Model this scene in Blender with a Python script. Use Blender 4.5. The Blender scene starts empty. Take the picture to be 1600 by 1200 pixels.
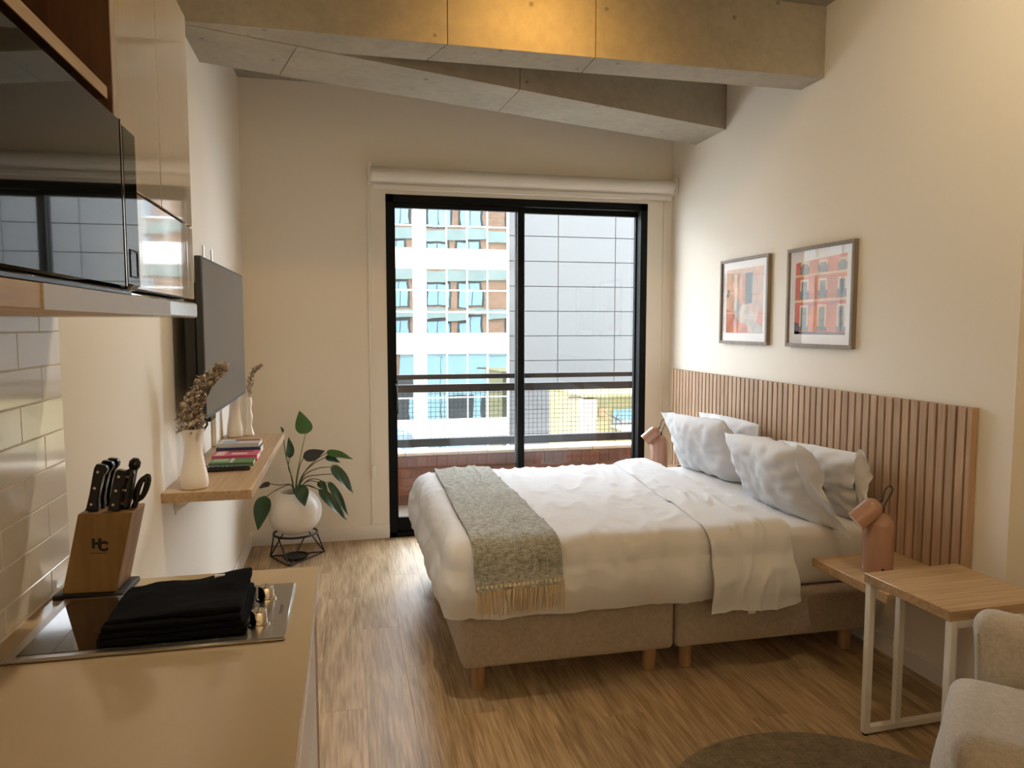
import bpy, bmesh, math, random
from mathutils import Vector, Matrix, noise
PI = math.pi
R = math.radians
S = bpy.context.scene
C = S.collection

# ------------------------------------------------------------------ camera, sky, lights, exposure
H = 1.5
YAW = math.atan(260 / 1150.0)
PIT = math.atan(91 / 1150.0)
cam = bpy.data.cameras.new('camera')
cam.sensor_width = 36
cam.lens = 36 * 1150 / 1600
cam.clip_start = .02
co = bpy.data.objects.new('camera', cam)
C.objects.link(co)
co.location = (0, 0, H)
co.rotation_euler = (PI / 2 - PIT, 0, -YAW)
S.camera = co

W = bpy.data.worlds.new('world')
S.world = W
W.use_nodes = True
bgn = W.node_tree.nodes['Background']
bgn.inputs[0].default_value = (.87, .94, 1.0, 1)
bgn.inputs[1].default_value = 13.0

S.view_settings.view_transform = 'Standard'
S.view_settings.look = 'None'
S.view_settings.gamma = 1
S.view_settings.exposure = 0.0
S.view_settings.use_curve_mapping = False
try:
    S.cycles.use_denoising = True
    S.cycles.max_bounces = 12
    S.cycles.diffuse_bounces = 8
    S.cycles.transparent_max_bounces = 12
    S.cycles.sample_clamp_indirect = 8
except Exception:
    pass

pl = bpy.data.lights.new('window_portal', 'AREA')      # sampling portal in the door opening, gives off no light itself
pl.shape = 'RECTANGLE'
pl.size = 1.95
pl.size_y = 2.4
pl.cycles.is_portal = True
po = bpy.data.objects.new('window_portal', pl)
C.objects.link(po)
po.location = (1.245, 5.46, 1.2)
po.rotation_euler = (-PI / 2, 0, 0)

WARM = (1.0, .77, .47)
LAMPS = [  # x, y, watts, spot angle, blend, direction, colour
    (.88, 2.86, 46, 150, 1.0, (0, .80, -.75), (1, .52, .11)),
    (1.45, 1.75, 62, 130, .9, (.95, .42, -.75), WARM),
    (.25, .35, 8, 150, .6, (0, 0, -1), WARM),
    (.20, 2.50, 105, 112, .9, (-.75, -.10, -1.35), (1.0, .83, .60)),  # unseen fill spot, added to brighten the left wall
    (-.1, -1.15, 98, 150, .6, (0, -.75, -1), WARM),  # unseen fill, added with the next two to bounce off the back wall
    (1.05, -1.15, 98, 150, .6, (0, -.75, -1), WARM),
    (2.2, -1.15, 98, 150, .6, (0, -.75, -1), WARM),
]


# ------------------------------------------------------------------ helpers
def ray(px, py):
    fw = Vector((math.sin(YAW) * math.cos(PIT), math.cos(YAW) * math.cos(PIT), -math.sin(PIT)))
    r = Vector((math.cos(YAW), -math.sin(YAW), 0))
    u = r.cross(fw)
    return fw + r * ((px - 800) / 1150) - u * ((py - 600) / 1150)


def at(px, py, Y):
    """point of the photograph's pixel (px,py) at depth Y"""
    d = ray(px, py)
    return Vector((0, 0, H)) + d * (Y / d.y)


class MB:
    def __init__(s):
        s.v = []
        s.f = []
        s.mi = []
        s.m = 0

    def add(s, vs, fs, M=None):
        o = len(s.v)
        s.v += [tuple(M @ Vector(p)) if M else tuple(p) for p in vs]
        s.f += [tuple(i + o for i in f) for f in fs]
        s.mi += [s.m] * len(fs)
        return s

    def b(s, x0, x1, y0, y1, z0, z1, bev=0, M=None):
        lo = (min(x0, x1), min(y0, y1), min(z0, z1))
        hi = (max(x0, x1), max(y0, y1), max(z0, z1))
        if not bev:
            vs = [(x, y, z) for x in (lo[0], hi[0]) for y in (lo[1], hi[1]) for z in (lo[2], hi[2])]
            fs = [(0, 1, 3, 2), (4, 6, 7, 5), (0, 4, 5, 1), (2, 3, 7, 6), (0, 2, 6, 4), (1, 5, 7, 3)]
            return s.add(vs, fs, M)
        vs = []
        ix = {}
        for i in (0, 1):
            for j in (0, 1):
                for k in (0, 1):
                    for a in range(3):
                        p = []
                        for c, t in enumerate((i, j, k)):
                            q = (lo, hi)[t][c]
                            if c != a:
                                q += bev * (1 - 2 * t)
                            p.append(q)
                        ix[i, j, k, a] = len(vs)
                        vs.append(tuple(p))
        fs = []
        for a in range(3):
            o1, o2 = [c for c in range(3) if c != a]
            for t in (0, 1):
                q = []
                for (m, n) in ((0, 0), (1, 0), (1, 1), (0, 1)):
                    k = [0, 0, 0]
                    k[a] = t
                    k[o1] = m
                    k[o2] = n
                    q.append(ix[k[0], k[1], k[2], a])
                fs.append(tuple(q))
            for m in (0, 1):
                for n in (0, 1):
                    k0 = [0, 0, 0]
                    k0[o1] = m
                    k0[o2] = n
                    k1 = list(k0)
                    k1[a] = 1
                    fs.append((ix[tuple(k0) + (o1,)], ix[tuple(k1) + (o1,)], ix[tuple(k1) + (o2,)], ix[tuple(k0) + (o2,)]))
        for i in (0, 1):
            for j in (0, 1):
                for k in (0, 1):
                    fs.append((ix[i, j, k, 0], ix[i, j, k, 1], ix[i, j, k, 2]))
        return s.add(vs, fs, M)

    def tube(s, pts, r, n=8, caps=True):
        pts = [Vector(p) for p in pts]
        rr = r if isinstance(r, (list, tuple)) else [r] * len(pts)
        vs = []
        fs = []
        prev = None
        for i, p in enumerate(pts):
            d = (pts[min(i + 1, len(pts) - 1)] - pts[max(i - 1, 0)]).normalized()
            if prev is None:
                a = d.orthogonal().normalized()
            else:
                a = (prev - d * prev.dot(d))
                a = a.normalized() if a.length > 1e-6 else d.orthogonal().normalized()
            prev = a
            b = d.cross(a)
            for k in range(n):
                t = 2 * PI * k / n
                vs.append(tuple(p + (a * math.cos(t) + b * math.sin(t)) * rr[i]))
        for i in range(len(pts) - 1):
            for k in range(n):
                fs.append((i * n + k, i * n + (k + 1) % n, (i + 1) * n + (k + 1) % n, (i + 1) * n + k))
        if caps:
            fs.append(tuple(range(n))[::-1])
            fs.append(tuple(range((len(pts) - 1) * n, len(pts) * n)))
        return s.add(vs, fs)

    def lathe(s, prof, n=32, M=None, org=(0, 0, 0)):
        vs = []
        fs = []
        for (r, z) in prof:
            for k in range(n):
                t = 2 * PI * k / n
                vs.append((org[0] + r * math.cos(t), org[1] + r * math.sin(t), org[2] + z))
        for i in range(len(prof) - 1):
            for k in range(n):
                fs.append((i * n + k, i * n + (k + 1) % n, (i + 1) * n + (k + 1) % n, (i + 1) * n + k))
        if prof[0][0] > 1e-6:
            fs.append(tuple(range(n))[::-1])
        if prof[-1][0] > 1e-6:
            fs.append(tuple(range((len(prof) - 1) * n, len(prof) * n)))
        return s.add(vs, fs, M)

    def sbox(s, x0, x1, y0, y1, z0, z1, r, n=(10, 10, 6), disp=None, M=None, skip=()):
        """soft box: a box with rounded corners, finely divided, optionally displaced"""
        lo = Vector((x0, y0, z0))
        hi = Vector((x1, y1, z1))
        q = min(r, (x1 - x0) / 2, (y1 - y0) / 2, (z1 - z0) / 2)

        def par(a, c):          # denser near the rounding
            m = n[a]
            L = hi[a] - lo[a]
            k = 4
            pts = [q * (1 - math.cos(i * PI / 2 / k)) for i in range(k)]
            pts += [q + (L - 2 * q) * i / m for i in range(m + 1)]
            pts += [L - q * (1 - math.cos(i * PI / 2 / k)) for i in range(k - 1, -1, -1)]
            return [lo[a] + t for t in pts]
        P = [par(0, 0), par(1, 0), par(2, 0)]
        for a in range(3):
            o1, o2 = [c for c in range(3) if c != a]
            for t in (0, 1):
                if (a, t) in skip:
                    continue
                A, B = P[o1], P[o2]
                vs = []
                for u in A:
                    for w in B:
                        p = Vector((0, 0, 0))
                        p[a] = (lo, hi)[t][a]
                        p[o1] = u
                        p[o2] = w
                        c = Vector([min(max(p[i], lo[i] + (0 if (i, 0) in skip else q)), hi[i] - (0 if (i, 1) in skip else q)) for i in range(3)])
                        d = p - c
                        nn = d.normalized() if d.length > 1e-9 else Vector((0, 0, 1))
                        p = c + nn * q
                        if disp:
                            p = disp(p, nn)
                        vs.append(tuple(p))
                m = len(B)
                fs = [(i * m + j, (i + 1) * m + j, (i + 1) * m + j + 1, i * m + j + 1) for i in range(len(A) - 1) for j in range(m - 1)]
                s.add(vs, fs, M)
        return s

    def grid(s, fn, nu, nv, M=None):
        vs = [tuple(fn(i / nu, j / nv)) for i in range(nu + 1) for j in range(nv + 1)]
        m = nv + 1
        fs = [(i * m + j, (i + 1) * m + j, (i + 1) * m + j + 1, i * m + j + 1) for i in range(nu) for j in range(nv)]
        return s.add(vs, fs, M)

    def mesh(s, name, mats, off=None, smooth=40, weld=True):
        me = bpy.data.meshes.new(name)
        vs = s.v if off is None else [(a - off[0], b - off[1], c - off[2]) for a, b, c in s.v]
        me.from_pydata(vs, [], s.f)
        for m in (mats if isinstance(mats, (list, tuple)) else [mats]):
            me.materials.append(m)
        if s.m or any(s.mi):
            me.polygons.foreach_set('material_index', s.mi)
        bm = bmesh.new()
        bm.from_mesh(me)
        if weld:
            bmesh.ops.remove_doubles(bm, verts=bm.verts, dist=1e-5)
        bmesh.ops.recalc_face_normals(bm, faces=bm.faces)
        bm.to_mesh(me)
        bm.free()
        if smooth:
            me.polygons.foreach_set('use_smooth', [True] * len(me.polygons))
            me.set_sharp_from_angle(angle=R(smooth))
        me.update()
        return me

    def build(s, name, mats, parent=None, local=False, smooth=40, weld=True, org=None):
        """one mesh object; vertices are world coordinates unless local"""
        off = None
        if parent is not None and not local:
            r = parent
            while r.parent is not None:
                r = r.parent
            off = r.location
        elif org is not None:
            off = org
        o = bpy.data.objects.new(name, s.mesh(name, mats, off, smooth, weld))
        C.objects.link(o)
        if parent is not None:
            o.parent = parent
        elif org is not None:
            o.location = org
        return o


def tag(o, label=None, cat=None, group=None, kind=None):
    for k, v in (('label', label), ('category', cat), ('group', group), ('kind', kind)):
        if v:
            o[k] = v
    return o


def thing(name, label, cat, loc=(0, 0, 0), rz=0, group=None):
    o = bpy.data.objects.new(name, None)
    o.empty_display_size = .05
    C.objects.link(o)
    o.location = loc
    o.rotation_euler = (0, 0, rz)
    return tag(o, label, cat, group)


def inst(me, name, parent, loc, rot=(0, 0, 0)):
    o = bpy.data.objects.new(name, me)
    C.objects.link(o)
    o.parent = parent
    o.location = loc
    o.rotation_euler = rot
    return o


def nz(p, s, seed=0):
    return noise.noise(Vector((p[0] * s + seed * 7.3, p[1] * s - seed * 3.1, p[2] * s + seed * 1.7)))


# ------------------------------------------------------------------ materials
def mat(name, col, rough=.5, metal=0, spec=.5, coat=0, bump=None, var=None, emit=None):
    """var = (scale xyz, amount, detail): noise multiplies the colour; bump = (scale xyz, strength, distance)"""
    m = bpy.data.materials.new(name)
    m.use_nodes = True
    nt = m.node_tree
    p = nt.nodes['Principled BSDF']
    p.inputs['Base Color'].default_value = (*col, 1)
    p.inputs['Roughness'].default_value = rough
    p.inputs['Metallic'].default_value = metal
    p.inputs['Specular IOR Level'].default_value = spec
    p.inputs['Coat Weight'].default_value = coat
    p.inputs['Coat Roughness'].default_value = .05
    if emit:
        p.inputs['Emission Color'].default_value = (*emit[0], 1)
        p.inputs['Emission Strength'].default_value = emit[1]
    tc = nt.nodes.new('ShaderNodeTexCoord')

    def nzn(sc, detail=4):
        mp = nt.nodes.new('ShaderNodeMapping')
        mp.inputs['Scale'].default_value = sc
        nt.links.new(tc.outputs['Object'], mp.inputs[0])
        n = nt.nodes.new('ShaderNodeTexNoise')
        n.inputs['Scale'].default_value = 1
        n.inputs['Detail'].default_value = detail
        nt.links.new(mp.outputs[0], n.inputs['Vector'])
        return n
    if var:
        n = nzn(var[0], var[2] if len(var) > 2 else 4)
        r = nt.nodes.new('ShaderNodeMapRange')
        r.inputs['From Min'].default_value = .25
        r.inputs['From Max'].default_value = .75
        r.inputs['To Min'].default_value = 1 - var[1]
        r.inputs['To Max'].default_value = 1 + var[1]
        nt.links.new(n.outputs[0], r.inputs[0])
        h = nt.nodes.new('ShaderNodeMix')
        h.data_type = 'RGBA'
        h.blend_type = 'MULTIPLY'
        h.inputs[0].default_value = 1
        h.inputs[6].default_value = (*col, 1)
        nt.links.new(r.outputs[0], h.inputs[7])
        nt.links.new(h.outputs[2], p.inputs['Base Color'])
    if bump:
        n = nzn(bump[0], 3)
        b = nt.nodes.new('ShaderNodeBump')
        b.inputs['Strength'].default_value = bump[1]
        b.inputs['Distance'].default_value = bump[2]
        nt.links.new(n.outputs[0], b.inputs['Height'])
        nt.links.new(b.outputs[0], p.inputs['Normal'])
    return m


def wood(name, c1, c2, axis=1, rough=.45, fine=60, rnd=.12, coat=0, ring=2.5):
    """streaky grain along an axis, each object its own tint"""
    m = bpy.data.materials.new(name)
    m.use_nodes = True
    nt = m.node_tree
    N = nt.nodes.new
    Lk = nt.links.new
    p = nt.nodes['Principled BSDF']
    p.inputs['Roughness'].default_value = rough
    p.inputs['Coat Weight'].default_value = coat
    tc = N('ShaderNodeTexCoord')
    oi = N('ShaderNodeObjectInfo')
    ad = N('ShaderNodeVectorMath')
    ad.operation = 'ADD'
    ml = N('ShaderNodeMath')
    ml.operation = 'MULTIPLY'
    ml.inputs[1].default_value = 37
    Lk(oi.outputs['Random'], ml.inputs[0])
    Lk(tc.outputs['Object'], ad.inputs[0])
    Lk(ml.outputs[0], ad.inputs[1])

    def n(sc, det, dist=0):
        mp = N('ShaderNodeMapping')
        mp.inputs['Scale'].default_value = sc
        Lk(ad.outputs[0], mp.inputs[0])
        x = N('ShaderNodeTexNoise')
        x.inputs['Scale'].default_value = 1
        x.inputs['Detail'].default_value = det
        x.inputs['Distortion'].default_value = dist
        Lk(mp.outputs[0], x.inputs['Vector'])
        return x
    s1 = [fine] * 3
    s1[axis] = fine / 22
    s2 = [ring * 4] * 3
    s2[axis] = ring * .5
    a = n(s1, 5)
    b = n(s2, 3, 1.2)
    mx = N('ShaderNodeMath')
    mx.operation = 'MULTIPLY_ADD'
    mx.inputs[1].default_value = .55
    Lk(a.outputs[0], mx.inputs[0])
    m2 = N('ShaderNodeMath')
    m2.operation = 'MULTIPLY'
    m2.inputs[1].default_value = .45
    Lk(b.outputs[0], m2.inputs[0])
    Lk(m2.outputs[0], mx.inputs[2])
    cr = N('ShaderNodeValToRGB')
    cr.color_ramp.elements[0].position = .36
    cr.color_ramp.elements[1].position = .64
    cr.color_ramp.elements[0].color = (*c1, 1)
    cr.color_ramp.elements[1].color = (*c2, 1)
    Lk(mx.outputs[0], cr.inputs[0])
    hs = N('ShaderNodeHueSaturation')
    mr = N('ShaderNodeMapRange')
    mr.inputs['To Min'].default_value = 1 - rnd
    mr.inputs['To Max'].default_value = 1 + rnd
    Lk(oi.outputs['Random'], mr.inputs[0])
    Lk(mr.outputs[0], hs.inputs['Value'])
    Lk(cr.outputs[0], hs.inputs['Color'])
    Lk(hs.outputs[0], p.inputs['Base Color'])
    bp = N('ShaderNodeBump')
    bp.inputs['Strength'].default_value = .12
    bp.inputs['Distance'].default_value = .002
    Lk(a.outputs[0], bp.inputs['Height'])
    Lk(bp.outputs[0], p.inputs['Normal'])
    return m


def concrete(name, c, dark=.75):
    m = bpy.data.materials.new(name)
    m.use_nodes = True
    nt = m.node_tree
    N = nt.nodes.new
    Lk = nt.links.new
    p = nt.nodes['Principled BSDF']
    p.inputs['Roughness'].default_value = .75
    tc = N('ShaderNodeTexCoord')

    def n(s, d):
        x = N('ShaderNodeTexNoise')
        x.inputs['Scale'].default_value = s
        x.inputs['Detail'].default_value = d
        x.inputs['Roughness'].default_value = .65
        Lk(tc.outputs['Object'], x.inputs['Vector'])
        return x
    a, b = n(2.2, 8), n(22, 6)
    cr = N('ShaderNodeValToRGB')
    cr.color_ramp.elements[0].position = .3
    cr.color_ramp.elements[1].position = .68
    cr.color_ramp.elements[0].color = (*[k * dark for k in c], 1)
    cr.color_ramp.elements[1].color = (*[min(1, k * 1.12) for k in c], 1)
    mx = N('ShaderNodeMath')
    mx.operation = 'MULTIPLY_ADD'
    mx.inputs[1].default_value = .6
    m2 = N('ShaderNodeMath')
    m2.operation = 'MULTIPLY'
    m2.inputs[1].default_value = .4
    Lk(a.outputs[0], mx.inputs[0])
    Lk(b.outputs[0], m2.inputs[0])
    Lk(m2.outputs[0], mx.inputs[2])
    Lk(mx.outputs[0], cr.inputs[0])
    vo = N('ShaderNodeTexVoronoi')
    vo.inputs['Scale'].default_value = 7
    Lk(tc.outputs['Object'], vo.inputs['Vector'])
    st = N('ShaderNodeMapRange')
    st.inputs['From Min'].default_value = .05
    st.inputs['From Max'].default_value = .10
    st.inputs['To Min'].default_value = .55
    Lk(vo.outputs['Distance'], st.inputs[0])
    mm = N('ShaderNodeMix')
    mm.data_type = 'RGBA'
    mm.blend_type = 'MULTIPLY'
    mm.inputs[0].default_value = 1
    Lk(cr.outputs[0], mm.inputs[6])
    Lk(st.outputs[0], mm.inputs[7])
    Lk(mm.outputs[2], p.inputs['Base Color'])
    bp = N('ShaderNodeBump')
    bp.inputs['Strength'].default_value = .25
    bp.inputs['Distance'].default_value = .006
    Lk(mx.outputs[0], bp.inputs['Height'])
    Lk(bp.outputs[0], p.inputs['Normal'])
    return m


def weave(name, c1, c2, sc=420, rough=.9, sheen=.2):
    m = bpy.data.materials.new(name)
    m.use_nodes = True
    nt = m.node_tree
    N = nt.nodes.new
    Lk = nt.links.new
    p = nt.nodes['Principled BSDF']
    p.inputs['Roughness'].default_value = rough
    p.inputs['Specular IOR Level'].default_value = .15
    p.inputs['Sheen Weight'].default_value = sheen
    tc = N('ShaderNodeTexCoord')
    out = []
    for ax in ((1, .12, .12), (.12, 1, .12), (.12, .12, 1)):
        mp = N('ShaderNodeMapping')
        mp.inputs['Scale'].default_value = [k * sc for k in ax]
        Lk(tc.outputs['Object'], mp.inputs[0])
        x = N('ShaderNodeTexNoise')
        x.inputs['Scale'].default_value = 1
        x.inputs['Detail'].default_value = 2
        Lk(mp.outputs[0], x.inputs['Vector'])
        out.append(x)
    a = N('ShaderNodeMath')
    a.operation = 'ADD'
    b = N('ShaderNodeMath')
    b.operation = 'ADD'
    Lk(out[0].outputs[0], a.inputs[0])
    Lk(out[1].outputs[0], a.inputs[1])
    Lk(a.outputs[0], b.inputs[0])
    Lk(out[2].outputs[0], b.inputs[1])
    mr = N('ShaderNodeMapRange')
    mr.inputs['From Min'].default_value = 1.2
    mr.inputs['From Max'].default_value = 1.8
    Lk(b.outputs[0], mr.inputs[0])
    cr = N('ShaderNodeValToRGB')
    cr.color_ramp.elements[0].color = (*c1, 1)
    cr.color_ramp.elements[1].color = (*c2, 1)
    Lk(mr.outputs[0], cr.inputs[0])
    Lk(cr.outputs[0], p.inputs['Base Color'])
    bp = N('ShaderNodeBump')
    bp.inputs['Strength'].default_value = .3
    bp.inputs['Distance'].default_value = .002
    Lk(mr.outputs[0], bp.inputs['Height'])
    Lk(bp.outputs[0], p.inputs['Normal'])
    return m


def pane_mat(name, refl=.08, tint=(1, 1, 1)):
    """thin clear glass: transparent with a Fresnel mirror on top"""
    m = bpy.data.materials.new(name)
    m.use_nodes = True
    nt = m.node_tree
    nt.nodes.clear()
    N = nt.nodes.new
    o = N('ShaderNodeOutputMaterial')
    t = N('ShaderNodeBsdfTransparent')
    t.inputs[0].default_value = (*tint, 1)
    g = N('ShaderNodeBsdfGlossy')
    g.inputs['Roughness'].default_value = .01
    lw = N('ShaderNodeLayerWeight')
    lw.inputs[0].default_value = .5
    pw5 = N('ShaderNodeMath')
    pw5.operation = 'POWER'
    pw5.inputs[1].default_value = 5
    fr = N('ShaderNodeMath')
    fr.operation = 'MULTIPLY_ADD'
    fr.inputs[1].default_value = .9
    fr.inputs[2].default_value = refl * .4
    mx = N('ShaderNodeMixShader')
    nt.links.new(lw.outputs['Facing'], pw5.inputs[0])
    nt.links.new(pw5.outputs[0], fr.inputs[0])
    nt.links.new(fr.outputs[0], mx.inputs[0])
    nt.links.new(t.outputs[0], mx.inputs[1])
    nt.links.new(g.outputs[0], mx.inputs[2])
    nt.links.new(mx.outputs[0], o.inputs[0])
    return m


def mirror_glass(name, refl, base, wav):
    """reflective, slightly wavy office glazing"""
    m = bpy.data.materials.new(name)
    m.use_nodes = True
    nt = m.node_tree
    nt.nodes.clear()
    N = nt.nodes.new
    o = N('ShaderNodeOutputMaterial')
    d = N('ShaderNodeBsdfDiffuse')
    d.inputs[0].default_value = (*base, 1)
    g = N('ShaderNodeBsdfGlossy')
    g.inputs['Roughness'].default_value = 0
    g.inputs[0].default_value = (.88, .97, 1, 1)
    mx = N('ShaderNodeMixShader')
    mx.inputs[0].default_value = refl
    tc = N('ShaderNodeTexCoord')
    n = N('ShaderNodeTexNoise')
    n.inputs['Scale'].default_value = 1.1
    n.inputs['Detail'].default_value = 1
    b = N('ShaderNodeBump')
    b.inputs['Strength'].default_value = 1
    b.inputs['Distance'].default_value = wav
    L = nt.links.new
    L(tc.outputs['Object'], n.inputs['Vector'])
    L(n.outputs[0], b.inputs['Height'])
    L(b.outputs[0], g.inputs['Normal'])
    L(d.outputs[0], mx.inputs[1])
    L(g.outputs[0], mx.inputs[2])
    L(mx.outputs[0], o.inputs[0])
    return m


M = dict(
    wall=mat('wall_paint', (.80, .755, .675), .6, bump=((60, 60, 60), .05, .002)),
    ceil=concrete('ceiling_concrete', (.34, .315, .265)),
    conc=concrete('beam_concrete', (.37, .335, .27)),
    skirt=mat('skirting_paint', (.80, .77, .72), .4),
    plank=wood('floor_oak', (.235, .150, .072), (.56, .415, .255), 1, .42, 120, .08, ring=3.0),
    under=mat('floor_underlay', (.10, .07, .05), .8),
    black=mat('black_aluminium', (.006, .007, .008), .45, spec=.1),
    rail=mat('charcoal_railing_paint', (.012, .012, .013), .45, spec=.3),
    glass=pane_mat('window_glass', .10),
    tile=mat('white_glazed_tile', (.80, .77, .72), .12, coat=.3),
    grout=mat('grout', (.86, .84, .80), .8),
    worktop=mat('beige_worktop', (.47, .365, .235), .12, var=((3, 3, 3), .03)),
    carcass=mat('taupe_cabinet', (.52, .45, .40), .25),
    gloss=mat('gloss_cabinet_white', (.60, .53, .46), .05, coat=.9, bump=((16, 16, 1.5), .06, .012)),
    walnut=wood('niche_walnut', (.050, .019, .007), (.115, .048, .018), 2, .45, 60, .05),
    oakedge=wood('light_oak_edge', (.40, .29, .18), (.55, .42, .28), 1, .45, 60, .05),
    oak=wood('oak_laminate', (.33, .215, .115), (.50, .35, .205), 1, .42, 80, .05, ring=1.5),
    oakx=wood('oak_laminate_cross', (.34, .215, .108), (.53, .37, .205), 0, .42, 80, .05, ring=1.5),
    slat=wood('slat_oak', (.34, .220, .135), (.50, .345, .225), 2, .5, 90, .09),
    slatback=mat('slat_backing', (.022, .013, .009), .8),
    block=wood('knife_block_acacia', (.20, .108, .036), (.33, .19, .070), 2, .4, 50, .02, ring=5),
    legwood=wood('turned_leg_wood', (.30, .17, .085), (.42, .26, .14), 2, .45, 60, .05),
    steel=mat('brushed_steel', (.46, .43, .39), .28, 1, bump=((400, 8, 8), .05, .001)),
    chrome=mat('polished_chrome', (.72, .66, .58), .08, 1),
    silver=mat('silver_hood_lip', (.80, .82, .84), .16, .85),
    hobglass=mat('hob_black_glass', (.006, .005, .005), .03, coat=1),
    mwglass=mat('microwave_black_glass', (.007, .007, .006), .02, coat=.25, spec=.45),
    blackgloss=mat('gloss_black_plastic', (.010, .010, .011), .16),
    blackmatt=mat('matt_black_plastic', (.012, .012, .013), .5),
    blackcloth=mat('black_towelling', (.0045, .0045, .005), .95, spec=.1, bump=((900, 900, 900), .4, .002)),
    screen=mat('tv_screen', (.078, .065, .050), .35, spec=.4),
    ceramic=mat('white_ceramic', (.83, .79, .73), .28),
    pot=mat('white_stoneware', (.72, .68, .62), .35, var=((9, 9, 9), .04)),
    soil=mat('potting_soil', (.05, .035, .025), .95),
    dry=mat('dried_florets', (.40, .325, .245), .7, var=((60, 60, 60), .5)),
    leaf=mat('philodendron_leaf', (.020, .062, .024), .32, var=((9, 9, 9), .3)),
    leafy=mat('young_leaf_green', (.050, .150, .035), .35, var=((9, 9, 9), .2)),
    leafd=mat('dark_bronze_leaf', (.026, .024, .026), .35),
    stem=mat('plant_stem', (.055, .075, .030), .5),
    stemy=mat('young_plant_stem', (.22, .26, .06), .5),
    white=mat('white_powder_coat', (.78, .76, .72), .35),
    linen=mat('white_bed_linen', (.655, .665, .69), .85, spec=.15, bump=((900, 900, 900), .1, .001)),
    sheet=mat('white_fitted_sheet', (.66, .655, .655), .85, spec=.15),
    base=weave('taupe_bed_base', (.31, .255, .205), (.40, .335, .275), 500),
    throw=weave('grey_woven_throw', (.16, .158, .130), (.42, .42, .365), 330),
    fringe=mat('cream_fringe', (.66, .56, .38), .9),
    chair=weave('oatmeal_upholstery', (.42, .375, .315), (.54, .49, .42), 520),
    rug=weave('jute_rug', (.13, .100, .062), (.25, .20, .13), 220),
    terra=mat('terracotta_lamp_enamel', (.37, .205, .14), .26, coat=.3),
    lampin=mat('lamp_inside_white', (.80, .78, .74), .5),
    pframe=wood('grey_wood_frame', (.16, .125, .095), (.26, .21, .165), 2, .5, 120, .05),
    pglass=pane_mat('picture_glass', .06),
    mat_board=mat('picture_mat_board', (.80, .78, .78), .8),
    wbuild=mat('white_render', (.55, .55, .545), .8, var=((.6, .6, .6), .04)),
    wmull=mat('white_window_frame', (.50, .51, .51), .5),
    panel=mat('grey_cladding', (.118, .123, .126), .6),
    gap=mat('cladding_joint', (.10, .105, .11), .8),
    mglass=mirror_glass('reflective_glazing', .36, (.012, .016, .018), .0022),
    cream=mat('cream_yellow_render', (.30, .265, .13), .8, var=((.7, .7, .7), .06)),
    creamw=mat('cream_white_render', (.42, .39, .30), .8),
    brick=mat('red_brick', (.17, .066, .038), .85, var=((30, 30, 30), .25), bump=((60, 60, 60), .3, .004)),
    brick2=mat('brown_brick', (.135, .058, .038), .85, var=((30, 30, 30), .25), bump=((60, 60, 60), .3, .004)),
    mortar=mat('mortar', (.19, .13, .10), .9),
    capst=mat('pale_coping', (.50, .44, .35), .8, var=((20, 20, 20), .15)),
    slab=mat('balcony_concrete', (.12, .10, .078), .8, var=((14, 14, 14), .25, 6)),
    fbrick=mat('facade_brick', (.30, .165, .10), .85, var=((2.5, 2.5, 12), .3, 6)),
    fband=mat('facade_green_band', (.24, .30, .28), .8, var=((1, 1, 1), .15)),
    fwin=mat('facade_painted_sky_glass', (.26, .40, .50), .2),  # light blue is the mirrored sky, put into the pane colour
    fdark=mat('facade_dark_reveal', (.035, .035, .035), .7),
    fblue=mat('facade_pale_blue', (.26, .40, .45), .7),
    ground=mat('street_ground', (.74, .72, .67), .9),
    tarp=mat('blue_tarpaulin', (.06, .11, .32), .5, var=((2.5, 2.5, 2.5), .5)),
    tarpw=mat('white_tarpaulin', (.40, .42, .46), .5),
    twig=mat('bare_twig', (.10, .085, .07), .9),
    bulb=mat('lamp_lens', (1, .8, .5), .4, emit=((1, .72, .42), 6)),
)

# ------------------------------------------------------------------ room shell
LW, RW, D, CZ = -.655, 2.40, 5.19, 3.11
BY = -1.9


def struct(mb, name, m, parent=None, **k):
    o = mb.build(name, m, parent, **k)
    if parent is None:
        tag(o, kind='structure')
    return o


floor = struct(MB().b(LW - .2, 3.0, BY - .2, D + .23, -.12, -.006), 'floor', M['under'])
pw, plen = .178, 1.22
mpl = MB().b(0, pw - .0005, 0, plen - .0006, -.006, 0, .0004).mesh('plank', M['plank'], smooth=0)
short = {}
i = 0
x = LW
while x < 2.75:
    off = -plen * ((i * .37) % 1)
    y = BY + off
    while y < D + .0:
        y0, y1 = max(y, BY), min(y + plen, D + .02)
        x1 = min(x + pw, 2.76)
        if y1 - y0 > .03:
            if y1 - y0 > plen - .01 and x1 - x > pw - .001:
                inst(mpl, 'plank', floor, (x, y0, 0))
            else:
                me = MB().b(0, x1 - x - .0005, 0, y1 - y0 - .0006, -.006, 0, .0004).mesh('plank', M['plank'], smooth=0)
                inst(me, 'plank', floor, (x, y0, 0))
        y += plen
    x += pw
    i += 1

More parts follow.
